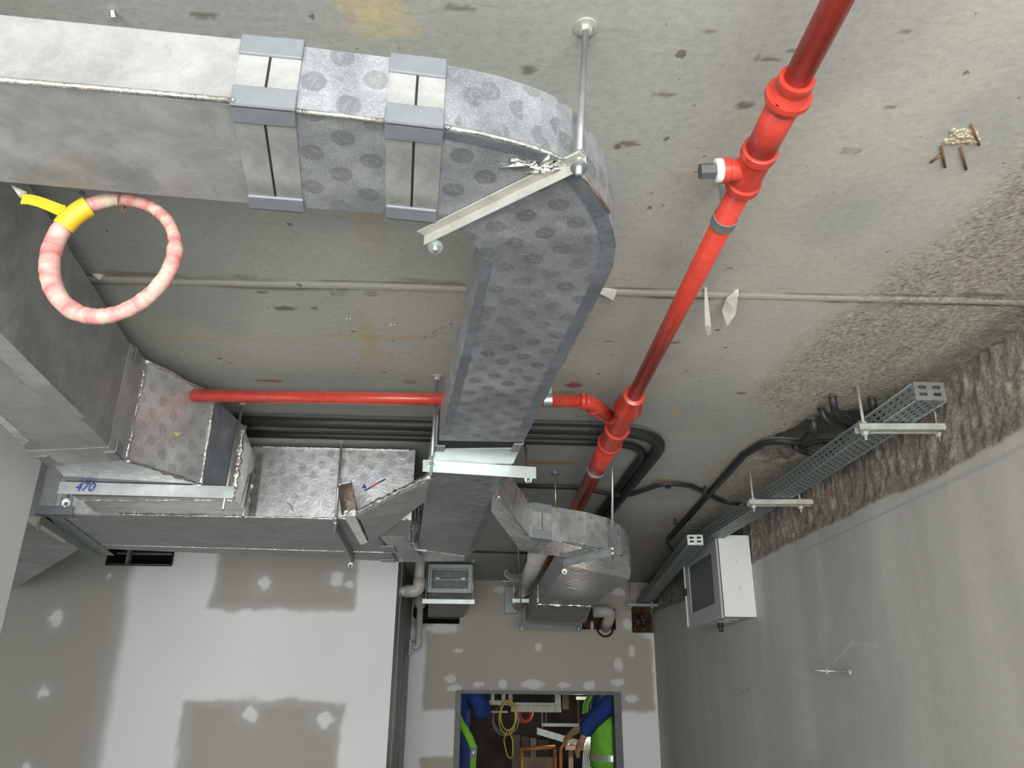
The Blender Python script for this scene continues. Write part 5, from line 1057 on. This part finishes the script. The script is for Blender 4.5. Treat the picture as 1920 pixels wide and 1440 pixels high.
def person(label, base, face, arms, vest_hem, hat=True, sash=None):
    """base: feet centre; face: facing direction; arms: {'l': (elbow, wrist), 'r': (...)} world points"""
    base = V(base); f = V(face).normalized(); s_ = V((f.y, -f.x, 0)); up = V((0, 0, 1))          # s_: the figure's right
    t = thing('person', label, 'person', base); P = lambda r, fw, h: base+s_*r+f*fw+up*h
    nd = {'pelvis': (P(0, 0, .92), .125, .10), 'waist': (P(0, 0, 1.08), .115, .09), 'chest': (P(0, .01, 1.27), .14, .10), 'neckb': (P(0, 0, 1.42), .07, .065), 'neck': (P(0, .01, 1.48), .052, .052), 'head': (P(0, .025, 1.58), .075, .085), 'crown': (P(0, .02, 1.68), .062, .07)}
    ed = [('pelvis', 'waist'), ('waist', 'chest'), ('chest', 'neckb'), ('neckb', 'neck'), ('neck', 'head'), ('head', 'crown')]
    hands = []
    for sd, sg in (('r', 1), ('l', -1)):
        sh = P(.20*sg, 0, 1.385); elb, wr = V(arms[sd][0]), V(arms[sd][1]); hd = (wr-elb).normalized()
        nd['sh'+sd] = (sh, .06); nd['el'+sd] = (elb, .042); nd['wr'+sd] = (wr, .027, .023); nd['pa'+sd] = (wr+hd*.06, .036, .018)
        ed += [('neckb', 'sh'+sd), ('sh'+sd, 'el'+sd), ('el'+sd, 'wr'+sd), ('wr'+sd, 'pa'+sd)]
        sidev = hd.cross(f if abs(hd.dot(f)) < .8 else up).normalized(); nv = hd.cross(sidev)
        for j, (off, ln2) in enumerate(((-.027, .062), (-.009, .074), (.009, .070), (.026, .055))):
            k = f'{sd}f{j}'; b0_ = wr+hd*.085+sidev*off
            nd[k+'a'] = (b0_, .0095); nd[k+'b'] = (b0_+hd*ln2*.5+nv*.006, .0085); nd[k+'c'] = (b0_+hd*ln2*.85+nv*.028, .007); ed += [('pa'+sd, k+'a'), (k+'a', k+'b'), (k+'b', k+'c')]
        nd[sd+'ta'] = (wr+hd*.045-sidev*.040, .011); nd[sd+'tb'] = (wr+hd*.08-sidev*.058+nv*.012, .009); ed += [('pa'+sd, sd+'ta'), (sd+'ta', sd+'tb')]
        nd['hip'+sd] = (P(.09*sg, 0, .86), .09); nd['kn'+sd] = (P(.10*sg, .015, .47), .058); nd['an'+sd] = (P(.11*sg, -.01, .09), .04); nd['toe'+sd] = (P(.12*sg, .13, .035), .035, .03)
        ed += [('pelvis', 'hip'+sd), ('hip'+sd, 'kn'+sd), ('kn'+sd, 'an'+sd), ('an'+sd, 'toe'+sd)]
    body = skin('body', nd, ed, M['skin'], t)
    cl = {k: (nd[k][0], nd[k][1]*1.17+.006, (nd[k][2] if len(nd[k]) > 2 else nd[k][1])*1.17+.006) for k in ('pelvis', 'waist', 'chest', 'neckb')}
    ce = [('pelvis', 'waist'), ('waist', 'chest'), ('chest', 'neckb')]
    for sd in 'rl':
        for k, g in (('sh', 1.45), ('el', 1.75)): cl[k+sd] = (nd[k+sd][0], nd[k+sd][1]*g)
        cl['cu'+sd] = (nd['el'+sd][0].lerp(nd['wr'+sd][0], .9), .052)
        for k, g in (('hip', 1.12), ('kn', 1.4)): cl[k+sd] = (nd[k+sd][0], nd[k+sd][1]*g)
        cl['hem'+sd] = (nd['an'+sd][0]+V((0, 0, .03)), .065)
        ce += [('neckb', 'sh'+sd), ('sh'+sd, 'el'+sd), ('el'+sd, 'cu'+sd), ('pelvis', 'hip'+sd), ('hip'+sd, 'kn'+sd), ('kn'+sd, 'hem'+sd)]
        mb = MB(); a = nd['an'+sd][0]; b_ = nd['toe'+sd][0]; mb.tube([a+V((0, 0, .06)), a-V((0, 0, .03)), a.lerp(b_, .5)-V((0, 0, .02)), b_+(b_-a)*.15], [.05, .052, .05, .035], 12); mb.build('boot', M['boot'], t, True)
    skin('coverall', cl, ce, M['blue'], t)
    # vest: shell round the torso with armholes, rings of points
    n = 28
    def ringp(h, rx, ry, sh=0): return [P(math.cos(a)*rx, math.sin(a)*ry+sh, h) for a in [2*math.pi*k/n for k in range(n)]]
    if sash:
        secs = [[p-V((.024, 0, .012)), p+V((.024, 0, .012)), p+V((.024, .012, .012)), p-V((.024, -.012, .012))] for p in sash]
        ve = MB().loft(secs).build('vest_strap', M['hivis'], t, True)
        MB().loft([[q+V((-.002, -.003, 0)) if k in (0, 3) else q+V((.002, -.003, 0)) for k, q in enumerate(z_)] for z_ in (secs[3], [a_.lerp(b_, .4) for a_, b_ in zip(secs[3], secs[4])])]).build('reflective_band', M['strip'], ve, True)
    else:
        mb = MB()
        rings = [ringp(h, rx, ry) for h, rx, ry in ((vest_hem, .185, .155), (1.0, .175, .148), (1.12, .165, .148), (1.24, .145, .15))]
        mb.loft(rings, False); ve = mb.build('vest', M['hivis'], t, True); m = ve.modifiers.new('thick', 'SOLIDIFY'); m.thickness = .006
        for sg in (1, -1):
            mb = MB(); secs = []
            for (r_, fw, h) in ((.115, -.155, 1.255), (.12, -.13, 1.36), (.11, -.06, 1.445), (.105, .02, 1.46), (.11, .09, 1.42), (.115, .145, 1.32), (.11, .158, 1.255)):
                c = P(r_*sg, fw, h); secs.append([c-s_*.05, c+s_*.05, c+s_*.05-up*.008, c-s_*.05-up*.008])
            mb.loft(secs); mb.build('vest_strap', M['hivis'], ve, True)
        for h in (.93,): MB().loft([ringp(h-.022, .192, .162), ringp(h+.022, .192, .162)], False).build('reflective_band', M['strip'], ve, True)
    # face and head gear
    hc = P(0, .025, 1.60); mb = MB()
    for sg in (1, -1):
        c = hc+s_*.031*sg+f*.078+up*.005; mb.tube([c-f*.006, c+f*.005], [.011, .004], 10)
    mb.build('eyes', M['white'], t, True)
    mb = MB(); mb.tube([hc+f*.08+up*.012, hc+f*.104-up*.022, hc+f*.085-up*.03], [.008, .014, .006], 8)
    for sg in (1, -1): c = hc+s_*.078*sg; mb.tube([c+up*.025, c+s_*.010*sg, c-up*.03], [.006, .012, .006], 8)
    mb.build('nose_and_ears', M['skin'], t, True); mb = MB(); mb.tube([hc+f*.082+s_*.022-up*.05, hc+f*.088-up*.052, hc+f*.082-s_*.022-up*.05], .005, 8); mb.build('mouth', M['rust'], t, True)
    hp = [(1.60, .086, .096), (1.64, .094, .105), (1.70, .088, .098), (1.74, .055, .06), (1.752, .01, .01)]
    if hat:
        mb = MB(); mb.loft([ringp(h+.02, rx*1.2, ry*1.22, .015) for h, rx, ry in hp]); o = mb.build('hard_hat', M['hat'], t, True); mb = MB(); mb.loft([ringp(1.618, .12, .15, .035), ringp(1.626, .118, .148, .035)]); mb.build('hat_brim', M['hat'], o, True)
    mb = MB(); mb.loft([ringp(h-.01, rx, ry*.95, -.005) for h, rx, ry in hp]); mb.build('hair', M['hair'], t, True)
    return t
_om = bpy.data.meshes.new
# give meshes a skin layer: easiest through the modifier's own data layer
def skin(name, nodes, edges, mat, parent, root=0, sub=2):
    ks = list(nodes); idx = {k: i for i, k in enumerate(ks)}; c = WL[parent.name]
    me = bpy.data.meshes.new(name); me.from_pydata([tuple(V(nodes[k][0])-c) for k in ks], [(idx[a], idx[b]) for a, b in edges], []); me.materials.append(mat)
    o = bpy.data.objects.new(name, me); COL.objects.link(o); place(o, c, parent)
    m = o.modifiers.new('skin', 'SKIN'); m.use_smooth_shade = True
    sv = me.skin_vertices[0].data
    for k in ks:
        n_ = nodes[k]; sv[idx[k]].radius = (n_[1], n_[2] if len(n_) > 2 else n_[1]); sv[idx[k]].use_root = (k == 'pelvis')
    s_ = o.modifiers.new('sub', 'SUBSURF'); s_.levels = sub; s_.render_levels = sub; return o
y = 6.86
er, wr = B7(1108, 1352, 6.72), B7(1093, 1384, 6.72)
person('worker in blue coverall and green vest right in the doorway, arm reaching down', (B7(1140, 1350, 6.9).x, 6.84, DK), (-1, -.35, 0), {'r': (er+V((.08, .35, 0)), wr+V((.0, .35, .05))), 'l': (er, wr)}, .86)
el_, wl = B7(908, 1345, 6.76), B7(893, 1288, 6.80)
person('worker in blue coverall and green vest left in the doorway, arm raised', (B7(848, 1350, 6.9).x, 6.87, DK), (.25, 1, 0), {'r': (el_, wl), 'l': (B7(800, 1350, 6.9), B7(810, 1300, 7.0))}, .86, sash=[B7(852, 1322, 6.66), B7(862, 1352, 6.66), B7(880, 1382, 6.665), B7(888, 1402, 6.675), B7(886, 1450, 6.69)])
